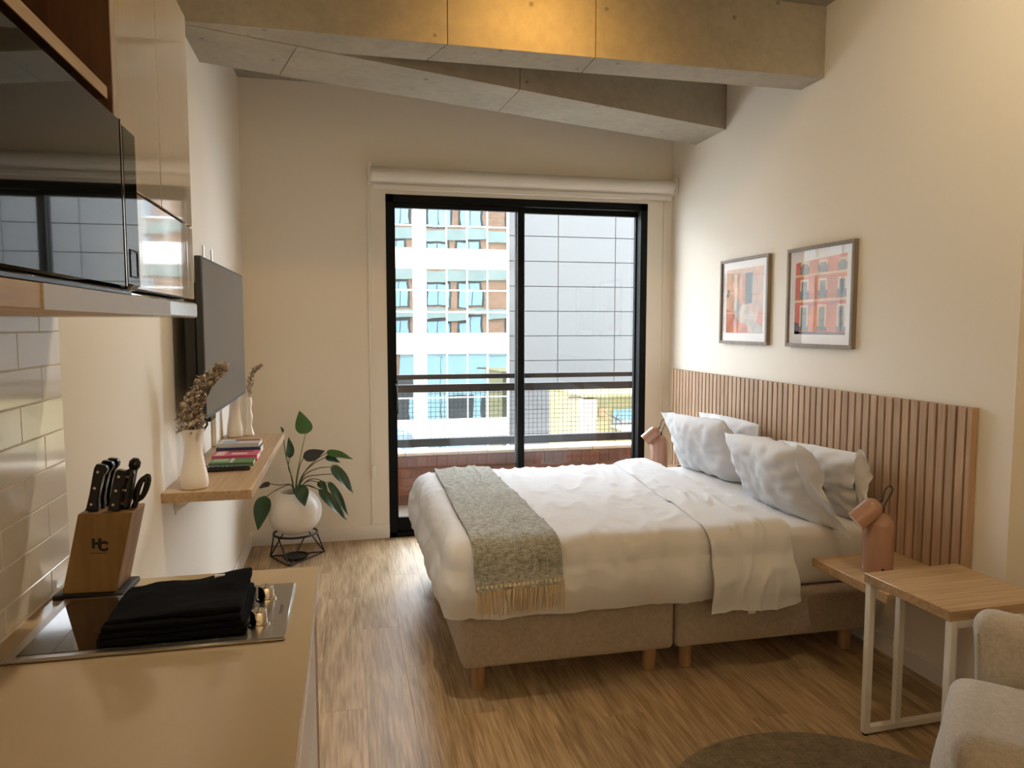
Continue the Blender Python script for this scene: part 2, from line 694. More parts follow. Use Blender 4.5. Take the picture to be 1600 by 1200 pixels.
struct(MB().b(LW - .2, 3.0, BY - .2, D + .23, CZ, CZ + .2), 'ceiling', M['ceil'])
wl = struct(MB().b(LW - .2, LW, BY, D + .23, 0, CZ), 'wall_left', M['wall'])
DX0, DX1, DZ = .284, 2.206, 2.40
wb = MB().b(LW, DX0, D, D + .23, 0, CZ).b(DX1, 2.95, D, D + .23, 0, CZ).b(DX0, DX1, D, D + .23, DZ, CZ)
struct(wb, 'wall_window', M['wall'])
struct(MB().b(RW, 2.95, 2.22, D, 0, CZ), 'wall_right', M['wall'])
struct(MB().b(2.76, 2.95, BY, 2.22, 0, CZ), 'wall_right_alcove', M['wall'])
struct(MB().b(LW - .2, 3.0, BY - .2, BY, 0, CZ), 'wall_back', M['wall'])

struct(MB().b(LW, DX0, D - .013, D, 0, .10, .003), 'baseboard_window', M['skirt'])
struct(MB().b(DX1, RW, D - .013, D, 0, .10, .003), 'baseboard_window_right', M['skirt'])
struct(MB().b(LW, LW + .013, 1.88, D - .013, 0, .10, .003), 'baseboard_left', M['skirt'])
struct(MB().b(RW - .013, RW, 2.22, D - .013, 0, .085, .003), 'baseboard_right', M['skirt'])
# slim white side channels of the door recess
struct(MB().b(DX0 - .125, DX0 - .110, D - .006, D, .10, 2.42, .002), 'trim_1', M['wall'])
struct(MB().b(DX1 + .125, DX1 + .14, D - .006, D, .10, 2.42, .002), 'trim_2', M['wall'])


def prism(poly, z0, z1):
    n = len(poly)
    return MB().add([(x, y, z0) for x, y in poly] + [(x, y, z1) for x, y in poly],
                    [tuple(range(n)), tuple(range(n, 2 * n))] + [(k, (k + 1) % n, n + (k + 1) % n, n + k) for k in range(n)])


BZ = 2.757


def beam(front, back, zb, cuts, label):
    # cuts: (x on the front edge, x on the back edge) of each formwork joint
    i_ = .010
    core = prism([(LW, front(LW) + i_), (RW, front(RW) + i_), (RW, back(RW) - i_), (LW, back(LW) - i_)], zb + i_, CZ)
    o = struct(core, 'ceiling_beam', M['slatback'])
    o['label'] = label
    ed = [(LW, LW)] + list(cuts) + [(RW, RW)]
    for (a, b) in zip(ed[:-1], ed[1:]):
        g = .0022
        p = [(a[0] + g * (a[0] > LW), front(a[0])), (b[0] - g * (b[0] < RW), front(b[0])), (b[1] - g * (b[1] < RW), back(b[1])), (a[1] + g * (a[1] > LW), back(a[1]))]
        prism(p, zb, CZ - .001).build('cast_segment', M['conc'], o, smooth=0)
    return o


BZ = 2.757
beam(lambda x: 3.372 + (x - LW) / (RW - LW) * .038, lambda x: 3.608, BZ, ((.47, .40), (1.17, 1.17)),
     'nearer bare concrete ceiling beam running straight across the room, warm spot of light on its face')
beam(lambda x: 3.531 + (x + .254) * .3285, lambda x: 3.972 + (x + .29) * .314, BZ - .004, ((-.19, -.30), (.93, .90)),
     'farther bare concrete ceiling beam running slantwise towards the window wall')

# ------------------------------------------------------------------ tiled splashback (pieces of the left wall)
th, tl = .0752, .228
X0, X1 = LW, LW + .012
TY1, TY0, TZ0, TZ1 = 1.893, .42, .905, 1.527
g = MB().b(LW, LW + .0092, TY0, TY1, TZ0 - .005, TZ1).build('grout_bed', M['grout'], wl)
mt = {}
row = 0
z = 1.487 - th * 7.75
z = 1.487
rows = [1.487 + .0395] + [1.487 - th * k for k in range(0, 9)]
for k in range(len(rows) - 1):
    zt, zb = rows[k], max(rows[k + 1], TZ0)
    if zt - zb < .01:
        continue
    y = TY1
    first = tl if k % 2 else tl / 2
    wdt = first
    while y > TY0:
        ya = max(y - wdt, TY0)
        key = (round(y - ya, 3), round(zt - zb, 3))
        if key not in mt:
            mt[key] = MB().b(0, .0048, .0011, key[0] - .0011, .0011, key[1] - .0011, .0012).mesh('tile', M['tile'], smooth=0)
        inst(mt[key], 'tile', wl, (LW + .0062, ya, zb))
        y = ya
        wdt = tl

# ------------------------------------------------------------------ sliding door
dr = MB()
y0, y1 = D + .02, D + .13
fw_ = .052
dr.b(DX0, DX0 + fw_, y0 - .022, y1, 0, DZ).b(DX1 - fw_, DX1, y0 - .022, y1, 0, DZ)
dr.b(DX0, DX1, y0 - .022, y1, DZ - fw_, DZ).b(DX0, DX1, y0 - .022, y1, 0, .035)
door = struct(dr, 'window_1', M['black'])


def leaf(xa, xb, ya, yb, name):
    m = MB()
    s_ = .05
    m.b(xa, xa + s_, ya, yb, .035, DZ - fw_, .003).b(xb - s_, xb, ya, yb, .035, DZ - fw_, .003)
    m.b(xa + s_, xb - s_, ya, yb, .035, .135, .003).b(xa + s_, xb - s_, ya, yb, DZ - fw_ - .035, DZ - fw_, .003)
    f = m.build(name, M['black'], door)
    MB().b(xa + s_ - .01, xb - s_ + .01, (ya + yb) / 2 - .003, (ya + yb) / 2 + .003, .13, DZ - fw_ - .03).build('pane', M['glass'], f)
    return f


sl = leaf(DX0 + .015, 1.272, D + .022, D + .062, 'sliding_leaf')
leaf(1.218, DX1 - .012, D + .072, D + .112, 'fixed_leaf')
hd = MB().tube([(DX0 + .052, D + .024, .90), (DX0 + .054, D - .012, .92), (DX0 + .058, D - .018, 1.0), (DX0 + .054, D - .012, 1.08), (DX0 + .052, D + .024, 1.10)], .010, 8)
hd.b(DX0 + .038, DX0 + .07, D + .010, D + .022, .88, 1.12, .004)
hd.build('handle', M['black'], sl)

# roller blind
bl = thing('roller_blind', 'white roller blind rolled up above the glass door, bead chain hanging at its left end', 'blind', (1.28, D, 2.50))
MB().tube([(.185, D - .062, 2.515), (2.375, D - .062, 2.515)], .050, 24).build('fabric_roll', M['white'], bl)
MB().b(.20, 2.36, D - .075, D - .06, 2.418, 2.452, .004).build('hem_bar', M['white'], bl)
for xx in (.168, 2.378):
    MB().b(xx, xx + .014, D - .118, D, 2.455, 2.578, .003).build('bracket', M['white'], bl)
MB().b(.19, 2.37, D - .055, D - .048, 2.43, 2.52).build('fabric_tail', M['white'], bl)
ch = MB()
for xx in (.166, .184):
    ch.tube([(xx, D - .05, 2.50), (xx, D - .03, .52)], .0022, 6)
ch.build('bead_chain', M['white'], bl)
MB().b(.160, .190, D - .045, D - .018, .44, .53, .005).build('chain_weight', M['white'], bl)

# ------------------------------------------------------------------ kitchen: worktop, cabinet, hob
CXF, CY1 = -.074, 1.866
wt = MB().b(LW, CXF, -.6, CY1, .868, .90, .0025)
tag(wt.build('worktop', M['worktop']), 'beige kitchen worktop with the hob and knife block on it', 'worktop')
cb = thing('base_cabinet', 'taupe kitchen base cabinet under the beige worktop', 'cabinet', (-.36, .6, 0))
MB().b(LW + .014, CXF - .05, -.6, CY1 - .012, .10, .866).build('carcass', M['carcass'], cb)
MB().b(LW + .014, CXF - .09, -.6, CY1 - .03, 0, .10).build('plinth', M['blackmatt'], cb)
MB().b(LW + .014, CXF - .008, CY1 - .018, CY1 - .002, .0, .866, .002).build('end_panel', M['carcass'], cb)
MB().b(CXF - .048, CXF - .012, 1.20, CY1 - .02, .60, .862, .003).build('drawer_front', M['carcass'], cb)
MB().b(CXF - .048, CXF - .012, 1.20, CY1 - .02, .11, .594, .003).build('door', M['carcass'], cb)
ov = MB().b(CXF - .048, CXF - .010, .58, 1.195, .11, .862, .003).build('oven_door', M['blackgloss'], cb)
MB().tube([(CXF - .012, .66, .80), (CXF + .012, .66, .80), (CXF + .012, 1.12, .80), (CXF - .012, 1.12, .80)], .007, 8).build('handle', M['steel'], ov)
MB().b(CXF - .048, CXF - .012, -.6, .574, .11, .862, .003).build('door', M['carcass'], cb)

hob = thing('cooktop', 'two-knob black glass cooktop with a steel surround set into the worktop', 'cooktop', (-.363, 1.575, .90))
hx0, hx1, hy0, hy1 = -.607, -.122, 1.424, 1.735
MB().b(hx0, hx1, hy0, hy1, .9, .908, .003).build('surround', M['steel'], hob)
MB().b(hx0 + .02, hx1 - .125, hy0 + .018, hy1 - .018, .905, .9092, .001).build('glass', M['hobglass'], hob)
for k, yy in enumerate((1.500, 1.640)):
    kb = MB().lathe([(.021, 0), (.021, .003), (.0165, .0035), (.0155, .026), (.0135, .0285), (0, .0285)], 24, org=(-.178, yy, .908)).build('knob', M['chrome'], hob)
    MB().b(-.179, -.177, yy - .014, yy + .014, .9362, .9372).build('pointer', M['blackmatt'], kb)
mk = MB()
for yy in (1.500, 1.640):
    for k in range(7):
        a = R(-60 + k * 40)
        mk.b(-.178 + .029 * math.cos(a) - .0012, -.178 + .029 * math.cos(a) + .0012, yy + .029 * math.sin(a) - .0012, yy + .029 * math.sin(a) + .0012, .9078, .9082)
mk.b(-.143, -.141, 1.545, 1.60, .9078, .9082)
mk.b(-.139, -.1375, 1.545, 1.59, .9078, .9082)
tag(mk.build('dial_markings', M['blackmatt'], hob), kind='stuff')

# folded black cloths on the hob
cl = thing('folded_towel', 'pile of folded black towels with one loose corner, lying on the cooktop', 'towel', (-.330, 1.565, .9095), R(2))


def clothdisp(seed, amp=.006):
    def f(p, n):
        t = max(0, p.z) / .075
        q = Vector((p.x * (1 - .10 * t) + .012 * t, p.y * (1 - .16 * t), p.z))
        q += n * (amp * nz(p, 14, seed) + amp * .4 * nz(p, 40, seed))
        q.z = max(q.z, .0)
        return q
    return f


def corner(p, n, seed=1):
    q = Vector(p) + n * (.005 * nz(p, 13, seed) + .002 * nz(p, 42, seed))
    k = max(0, (q.x - .02) / .12) * max(0, (q.y + .0) / .10)
    q.z += .020 * min(1.4, k) - .010 * max(0, -(q.x + .06) / .09)
    q.x += .010 * min(1.3, k)
    return q


zz = 0.0
for k, (hw, hh, tz, dx, dy) in enumerate(((.130, .118, .013, 0, 0), (.127, .114, .012, .001, .002), (.124, .110, .012, -.002, .003), (.120, .100, .012, -.002, .008))):
    if k < 3:
        m_ = MB().sbox(-hw + dx, hw + dx, -hh + dy, hh + dy, zz, zz + tz, .006, (18, 16, 1), lambda p, n, k=k: Vector(p) + n * (.0016 * nz(p, 25, k)) + Vector((.004 * nz((p.y, p.z, 0), 22, k + 9), .004 * nz((p.x, p.z, 0), 22, k + 5), 0)))
    else:
        m_ = MB().sbox(-hw + dx, hw + dx, -hh + dy, hh + dy, zz, zz + tz, .006, (20, 18, 1), corner)
    m_.build('folded_layer', M['blackcloth'], cl, local=True)
    zz += tz - .0015
tg = MB().b(.050, .070, .080, .088, zz + .004, zz + .012, M=None).build('white_tag', M['white'], cl, local=True)
tag(tg, 'small white care tag')

# knife block
KB = (-.548, 1.79, .90)
kbk = thing('knife_block', 'slanted acacia wood knife block on a dark base in the worktop corner', 'knife block', KB, R(-4))
MB().b(-.083, .062, -.050, .062, 0, .012, .002).build('base', M['blackmatt'], kbk, local=True)
bh, sh, bw, bd = .190, .040, .112, .088
vb = []
for (zz_, s_) in ((.012, 0), (bh, sh)):
    vb += [(-.066 + s_, -.042, zz_), (-.066 + bw + s_, -.042, zz_), (-.066 + bw + s_, bd - .042, zz_), (-.066 + s_, bd - .042, zz_)]
bm_ = bmesh.new()
for p in vb:
    bm_.verts.new(p)
bm_.verts.ensure_lookup_table()
for f in ((0, 1, 2, 3), (4, 5, 6, 7), (0, 1, 5, 4), (1, 2, 6, 5), (2, 3, 7, 6), (3, 0, 4, 7)):
    bm_.faces.new([bm_.verts[k] for k in f])
bmesh.ops.recalc_face_normals(bm_, faces=bm_.faces)
bmesh.ops.bevel(bm_, geom=list(bm_.edges), offset=.003, segments=2, affect='EDGES', profile=.5)
me = bpy.data.meshes.new('body')
bm_.to_mesh(me)
bm_.free()
me.materials.append(M['block'])
inst(me, 'body', kbk, (0, 0, 0))


def text_mesh(txt, size, m, name, parent, M4, ext=.0003, sp=1.0):
    c = bpy.data.curves.new(name, 'FONT')
    c.body = txt
    c.size = size
    c.extrude = ext
    c.space_character = sp
    c.offset = .0017
    c.align_x = 'CENTER'
    c.align_y = 'CENTER'
    t = bpy.data.objects.new(name, c)
    C.objects.link(t)
    dg = bpy.context.evaluated_depsgraph_get()
    me = bpy.data.meshes.new_from_object(t.evaluated_get(dg))
    bpy.data.objects.remove(t)
    me.transform(M4)
    me.materials.clear()
    me.materials.append(m)
    o = bpy.data.objects.new(name, me)
    C.objects.link(o)
    o.parent = parent
    return o


def onblock(dx, dz):
    return Matrix.Translation((-.066 + bw / 2 + sh * dz / bh + dx, -.0423, dz)) @ Matrix.Rotation(PI / 2, 4, 'X')


tx = text_mesh('H', .028, M['blackmatt'], 'logo_lettering', kbk, onblock(-.0055, .122), .0004)
tx2 = text_mesh('C', .028, M['blackmatt'], 'logo_lettering', kbk, onblock(.0085, .115), .0004)
MB().b(-.066 + bw / 2 + .006, -.066 + bw / 2 + .040, -.0424, -.0418, .1005, .1018).build('logo_underline', M['blackmatt'], kbk, local=True)

kb_up = Vector((sh, 0, bh - .012)).normalized()
kb_rt = Vector((kb_up.z, 0, -kb_up.x))
kw = Matrix.Translation(KB) @ Matrix.Rotation(R(-4), 4, 'Z')


def knife(xo, yo, L, w, label, t=.0085, hook=True):
    """a handle with bolster, butt and three rivets; the blade is inside the block"""
    org = kw @ (Vector((-.066 + xo + sh, yo, bh)))
    kn = thing('kitchen_knife', label, 'knife', org, R(-4), 'kitchen knives in the wooden block')
    pro = [(-.5, 0), (-.56, .02), (-.50, .06), (-.46, .35), (-.50, .72), (-.50, .90), (-.38, .985), (-.05, 1.0), (.42, .99), (.62, .93), (.60, .86), (.42, .78), (.36, .5), (.40, .25), (.55, .12), (.58, .03), (.5, 0)]
    if not hook:
        pro = [(-.5, 0), (-.5, .9), (-.35, 1), (.3, 1), (.45, .9), (.40, .5), (.5, .1), (.5, 0)]
    vs = []
    for sgn in (-1, 1):
        for (a, c) in pro:
            p = kb_rt * (a * w) + kb_up * (c * L)
            vs.append((p.x, sgn * t, p.z))
    n = len(pro)
    fs = [tuple(range(n)), tuple(range(n, 2 * n))] + [(k, (k + 1) % n, n + (k + 1) % n, n + k) for k in range(n)]
    me = MB().add(vs, fs).mesh('handle', M['blackgloss'], smooth=0)
    b = bmesh.new()
    b.from_mesh(me)
    bmesh.ops.bevel(b, geom=[e for e in b.edges if abs(e.verts[0].co.y - e.verts[1].co.y) < 1e-5], offset=.0022, segments=2, affect='EDGES')
    b.to_mesh(me)
    b.free()
    me.polygons.foreach_set('use_smooth', [True] * len(me.polygons))
    me.set_sharp_from_angle(angle=R(50))
    h = inst(me, 'handle', kn, (0, 0, 0))
    for q in (.16, .50, .84):
        p = kb_rt * (-.10 * w) + kb_up * (q * L)
        MB().tube([(p.x, -t - .0007, p.z), (p.x, t + .0007, p.z)], .0030, 10).build('rivet', M['chrome'], h, local=True)
    p = kb_up * (-.03)
    MB().tube([tuple(kb_up * -.022), (0, 0, 0)], [w * .32, w * .40], 6).build('bolster', M['steel'], kn, local=True)
    return kn


knife(.022, -.020, .108, .024, 'riveted black-handled knife in the front of the pair on the left of the block')
knife(.025, .004, .112, .024, 'black-handled knife in the middle of the row on the left of the block')
knife(.028, .028, .113, .024, 'rearmost black-handled knife of the row on the left of the block')
knife(.068, -.022, .094, .024, 'straight riveted black handle beside the scissors at the front of the block', hook=False)
knife(.082, -.008, .090, .022, 'black-handled knife squeezed between the straight handle and the scissors', hook=False)
org = kw @ Vector((-.066 + .078 + sh, .022, bh))
stl = thing('sharpening_steel', 'black sharpening steel handle with a round end behind the scissors', 'sharpener', org, R(-4))
MB().tube([tuple(kb_up * -.02), (0, 0, 0), tuple(kb_up * .01), tuple(kb_up * .085), tuple(kb_up * .093), tuple(kb_up * .104), tuple(kb_up * .112)], [.005, .006, .010, .0085, .0125, .0125, .006], 14).build('handle', M['blackgloss'], stl, local=True)
org = kw @ Vector((-.066 + .098 + sh, .004, bh))
sc = thing('kitchen_scissors', 'black-handled kitchen scissors, one looped grip standing out of the block', 'scissors', org, R(-4))
for sx, nm in ((.010, .080), (.004, .070)):
    pts = []
    for k in range(19):
        a = 2 * PI * k / 18
        loc = kb_rt * (sx + .0085 * math.cos(a) + .010 * math.sin(a) * .4 + .004) + kb_up * (nm * .62 + .029 * math.sin(a))
        pts.append((loc.x, (0 if sx > 0 else .010), loc.z))
    MB().tube(pts, .0042, 8, caps=False).build('grip', M['blackgloss'], sc, local=True)
MB().tube([tuple(kb_up * -.015), tuple(kb_up * .028 + kb_rt * .006)], [.007, .0055], 8).build('shank', M['blackgloss'], sc, local=True)

# ------------------------------------------------------------------ wall cabinets, microwave, hood
UX, UY0, UYN, UYS, UY1 = -.345, .52, 1.282, 1.573, 1.866
uz0, uzf, uz1 = 1.562, 1.728, 2.205
uc = thing('wall_cabinet', 'glossy pale wall cabinet with two tall doors and a flap above the cooktop', 'cabinet', (-.5, 1.57, uz0))
MB().b(LW, UX - .022, UYN + .018, UY1 - .001, uz0 + .001, uz1 - .001).build('carcass', M['slatback'], uc)
MB().b(LW, UX - .022, UY1 - .001, UY1, uz0, uz1).build('end_panel', M['carcass'], uc)
MB().b(UX - .020, UX, UYN + .024, UYS - .0015, uzf + .002, uz1, .0015).build('door', M['gloss'], uc)
MB().b(UX - .020, UX, UYS + .0015, UY1, uzf + .002, uz1, .0015).build('door', M['gloss'], uc)
MB().b(UX - .020, UX, UYN + .024, UY1, uz0, uzf - .002, .0015).build('flap', M['gloss'], uc)
nc = thing('open_cabinet', 'open walnut-lined cabinet niche holding the microwave', 'cabinet', (-.5, .9, 1.5))
MB().b(LW, UX, UYN - .004, UYN + .016, 1.562, uz1, .001).build('side_panel', M['walnut'], nc)
MB().b(UX, UX + .0015, UYN - .004, UYN + .016, 1.562, uz1).build('edge_strip', M['carcass'], nc)
MB().b(LW, LW + .012, UY0, UYN - .004, 1.54, uz1).build('back_panel', M['walnut'], nc)
MB().b(LW, UX, UY0 - .02, UY0, 1.54, uz1).build('side_panel', M['walnut'], nc)
MB().b(LW, UX, UY0, UYN - .004, uz1 - .02, uz1).build('top_panel', M['walnut'], nc)
sf = MB().b(LW + .012, UX - .002, UY0, UYN - .030, 1.842, 1.860).build('shelf', M['walnut'], nc)
MB().b(UX - .002, UX, UY0, UYN - .030, 1.842, 1.860).build('shelf_edge', M['oakedge'], sf)
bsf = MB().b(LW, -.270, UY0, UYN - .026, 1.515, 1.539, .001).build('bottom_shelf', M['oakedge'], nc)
MB().b(-.2698, -.268, UY0 + .235, UYN - .026, 1.515, 1.539).build('shelf_edge', mat('grey_painted_reflection', (.46, .42, .36), .3), bsf)  # grey reflection along the shelf front, put into the colour
gl = MB().lathe([(.032, 0), (.032, .004), (.036, .05), (.038, .11), (.0365, .11), (.034, .05), (.030, .008), (0, .008)], 24, org=(-.405, .905, 1.8605))
tag(gl.build('drinking_glass', pane_mat('tumbler_glass', .12)), 'clear tumbler on the walnut shelf above the microwave', 'glass')

mw = thing('microwave', 'black microwave oven with a mirror-dark glass door on the oak shelf', 'microwave', (-.45, .96, 1.54))
my0, my1, mz0, mz1, mxf = .70, 1.222, 1.552, 1.788, -.300
MB().b(-.640, mxf - .02, my0, my1 - .004, mz0 + .002, mz1 - .002, .006).build('casing', M['blackmatt'], mw)
dd = MB().b(mxf - .02, mxf, my0, my1 - .083, mz0, mz1, .004).build('door', M['mwglass'], mw)
MB().b(mxf - .0215, mxf + .001, my1 - .0835, my1 - .079, mz0 + .004, mz1 - .002).build('chrome_strip', M['chrome'], mw)
MB().b(mxf - .02, mxf, my1 - .078, my1, mz0, mz1, .008).build('control_panel', M['mwglass'], mw)
fr_ = MB()
for (a, b, c, d) in ((.068, .020, .016, .018), (.068, .020, .064, .066), (.068, .066, .016, .066), (.022, .020, .016, .066)):
    pass
by0, by1, bz0, bz1 = my1 - .058, my1 - .018, mz0 + .018, mz0 + .058
fr_.b(mxf, mxf + .0012, by0, by1, bz0, bz0 + .002).b(mxf, mxf + .0012, by0, by1, bz1 - .002, bz1)
fr_.b(mxf, mxf + .0012, by0, by0 + .002, bz0, bz1).b(mxf, mxf + .0012, by1 - .002, by1, bz0, bz1)
fr_.build('open_button', M['blackmatt'], mw)
MB().b(mxf - .03, mxf - .001, my0, my1 - .05, mz0 - .009, mz0 - .001, .002).build('base_lip', M['blackgloss'], mw)
for yy in (.76, 1.16):
    for xx in (-.60, -.36):
        MB().lathe([(.013, 0), (.013, .013)], 12, org=(xx, yy, 1.5392)).build('foot', M['blackmatt'], mw)

hoodo = thing('range_hood', 'slide-out range hood with a bright silver front lip below the cabinet flap', 'hood', (-.48, 1.57, 1.52))
MB().b(LW, UX - .03, UYN - .02, UY1, 1.527, 1.560).build('body', M['blackmatt'], hoodo)
MB().b(UX - .03, UX + .006, UYN - .024, UY1 - .002, 1.518, 1.553, .004).build('front_lip', M['silver'], hoodo)
MB().b(LW + .02, UX - .035, UYN, UY1 - .02, 1.519, 1.527).build('filter', M['steel'], hoodo)

# ------------------------------------------------------------------ television
tv = thing('television', 'wall-mounted black flat television over the oak wall shelf', 'television', (-.55, 3.60, 1.44))
tx0, ty0, ty1, tz0, tz1 = -.530, 3.020, 4.185, 1.136, 1.767
MB().b(tx0 - .026, tx0, ty0, ty1, tz0, tz1, .003).build('panel', M['blackmatt'], tv)
MB().b(tx0, tx0 + .0012, ty0 + .010, ty1 - .010, tz0 + .018, tz1 - .010).build('screen', M['screen'], tv)
MB().b(tx0 - .075, tx0 - .024, ty0 + .03, ty1 - .03, tz0 + .005, tz1 - .10, .012).build('rear_housing', M['blackmatt'], tv)
MB().b(LW, tx0 - .07, 3.36, 3.86, 1.30, 1.62).build('wall_mount', M['blackmatt'], tv)
for yy in (3.54, 3.75):
    MB().tube([(tx0 - .082, yy, 1.32), (tx0 - .082, yy, tz1 + .09)], .0045, 8).build('mount_rail', M['steel'], tv)
MB().b(tx0 - .03, tx0 - .004, ty0 + .12, ty0 + .24, tz0 - .022, tz0 + .002, .003).build('sensor_pod', M['blackgloss'], tv)
MB().tube([(tx0 - .07, 3.13, 1.25), (tx0 - .095, 3.07, 1.17), (tx0 - .10, 3.06, 1.11), (tx0 - .08, 3.10, 1.09), (tx0 - .06, 3.16, 1.11), (tx0 - .06, 3.22, 1.16)], .0045, 8).build('cable', M['blackmatt'], tv)
MB().tube([(tx0 - .05, 3.30, 1.15), (tx0 - .05, 3.32, 1.08), (tx0 - .07, 3.30, 1.045), (tx0 - .09, 3.28, 1.055)], .0045, 8).build('cable', M['blackmatt'], tv)
cc = MB().b(LW, LW + .022, 3.86, 3.885, .902, 1.30, .002)
tag(cc.build('cable_cover', M['wall']), 'white cable cover on the wall between television and shelf', 'cable cover')

# ------------------------------------------------------------------ oak wall shelf and what stands on it
shf = thing('wall_shelf', 'long oak wall shelf under the television', 'shelf', (-.5, 3.5, .866))
MB().b(LW, -.345, 2.812, 4.29, .864, .90, .0015).build('board', M['oak'], shf)
for yy in (3.02, 4.05):
    MB().b(LW, LW + .12, yy, yy + .025, .858, .864).b(LW, LW + .006, yy, yy + .025, .77, .864).add(
        [(LW + .005, yy + .011, .78), (LW + .11, yy + .011, .859), (LW + .005, yy + .011, .859), (LW + .005, yy + .014, .78), (LW + .11, yy + .014, .859), (LW + .005, yy + .014, .859)],
        [(0, 1, 2), (3, 4, 5), (0, 1, 4, 3), (1, 2, 5, 4), (2, 0, 3, 5)]).build('bracket', M['white'], shf)


def florets(parent, path, n, spread, seed, size=.013):
    rnd = random.Random(seed)
    m = MB()
    L = len(path) - 1
    for k in range(n):
        t = rnd.random() ** .8
        q = t * L
        a = int(min(q, L - 1))
        p = Vector(path[a]).lerp(Vector(path[a + 1]), q - a)
        sp = spread * (1 - .62 * t)
        d = Vector((rnd.gauss(0, 1), rnd.gauss(0, 1), rnd.gauss(0, .8))).normalized()
        p = p + d * sp * rnd.random() ** .5
        n_ = Vector((rnd.gauss(0, 1), rnd.gauss(0, 1), rnd.gauss(0, 1))).normalized()
        u = n_.orthogonal().normalized()
        w = n_.cross(u)
        s_ = size * rnd.uniform(.6, 1.15)
        tip = d * s_ * .6
        m.add([p - u * s_ * .2, p + w * s_ * .5 + n_ * s_ * .16, p + u * s_ + tip * .5, p - w * s_ * .5 + n_ * s_ * .16, p + n_ * .0015],
              [(0, 1, 4), (1, 2, 4), (2, 3, 4), (3, 0, 4)])
    o = m.build('dried_florets', M['dry'], parent, smooth=0, weld=False)
    tag(o, kind='stuff')
    return o


V1 = (-.555, 2.885, .90)
v1 = thing('flower_vase', 'white waisted ceramic vase at the near end of the oak shelf', 'vase', V1)
MB().lathe([(.040, 0), (.046, .003), (.049, .012), (.0495, .030), (.0465, .055), (.039, .090), (.0335, .130), (.0325, .160), (.036, .195), (.0415, .222), (.0395, .222), (.033, .19), (.029, .15), (.032, .10), (.040, .04), (0, .03)], 40, org=V1).build('body', M['ceramic'], v1)
df = thing('dried_flowers', 'thick bunch of dried silvery-brown flowers leaning over the near white vase', 'dried flowers', (V1[0], V1[1], V1[2] + .12))
p0 = Vector((V1[0], V1[1], V1[2] + .11))
path = [p0 + Vector((0, 0, .115)), p0 + Vector((-.004, 0, .16)), p0 + Vector((.006, 0, .21)), p0 + Vector((.035, .01, .265)), p0 + Vector((.075, .02, .31)), p0 + Vector((.105, .03, .335))]
rnd = random.Random(4)
sm = MB()
for k in range(9):
    a = rnd.uniform(0, 2 * PI)
    sm.tube([p0 + Vector((.006 * math.cos(a), .006 * math.sin(a), -.02)), p0 + Vector((.015 * math.cos(a), .015 * math.sin(a), .10)), p0 + Vector((.02 * math.cos(a) + .01, .02 * math.sin(a), .19)), p0 + Vector((.06 + .02 * math.cos(a), .02 * math.sin(a), .28))], .0014, 5)
sm.build('stems', M['twig'], df)
florets(df, path, 1700, .050, 3, .0165)
V2 = (-.592, 4.20, .90)
v2 = thing('flower_vase', 'tall white tapering vase at the far end of the oak shelf, partly behind the television', 'vase', V2)
MB().lathe([(.036, 0), (.042, .003), (.044, .015), (.041, .05), (.032, .11), (.027, .16), (.026, .19), (.030, .222), (.027, .222), (.023, .19), (.028, .11), (.038, .04), (0, .03)], 32, org=V2).build('body', M['ceramic'], v2)
V3 = (-.520, 4.225, .90)
v3 = thing('wavy_vase', 'slim white wavy vase standing right of the tall far vase', 'vase', V3)
MB().lathe([(.022, 0), (.025, .004), (.020, .02), (.012, .05), (.011, .065), (.017, .09), (.018, .105), (.012, .135), (.011, .15), (.016, .18), (.016, .19), (.012, .21), (.009, .21), (.008, .12), (0, .12)], 24, org=V3).build('body', M['ceramic'], v3)


df2 = thing('dried_flowers', 'thin sprig of dried brown flowers standing in the slim wavy vase', 'dried flowers', (V3[0], V3[1], V3[2] + .2))
p0 = Vector((V3[0], V3[1], V3[2] + .20))
path = [p0 + Vector((.0, 0, .015)), p0 + Vector((.008, 0, .07)), p0 + Vector((.014, 0, .12)), p0 + Vector((.035, 0, .165)), p0 + Vector((.075, .0, .185))]
MB().tube([p0 + Vector((0, 0, -.06))] + path, .0016, 5).build('stems', M['twig'], df2)
florets(df2, path, 150, .020, 8, .015)


def book(x0, x1, y0, y1, z0, z1, cov, label, rz=0, tops=None, curl=.0):
    """paperback lying flat, spine to the near side"""
    cx, cy = (x0 + x1) / 2, (y0 + y1) / 2
    b = thing('paperback_book', label, 'book', (cx, cy, z0), rz, 'paperbacks lying flat on the oak shelf')
    hx, hy, h = (x1 - x0) / 2, (y1 - y0) / 2, z1 - z0
    MB().b(-hx + .003, hx - .003, -hy + .002, hy - .003, .0012, h - .0012).build('pages', mat('book_pages', (.80, .72, .55), .9, var=((5, 5, 900), .12)), b, local=True)
    c = MB().b(-hx, hx, -hy, hy, 0, .0012).b(-hx, hx, -hy, hy, h - .0012, h).b(-hx, hx, -hy, -hy + .0012, 0, h)
    cvr = c.build('cover', cov, b, local=True)
    for k, (ax, bx, ay, by_, m_) in enumerate(tops or ()):
        MB().b(ax * hx, bx * hx, ay * hy, by_ * hy, h, h + .0004).build('cover_print', m_, b, local=True)
    return b


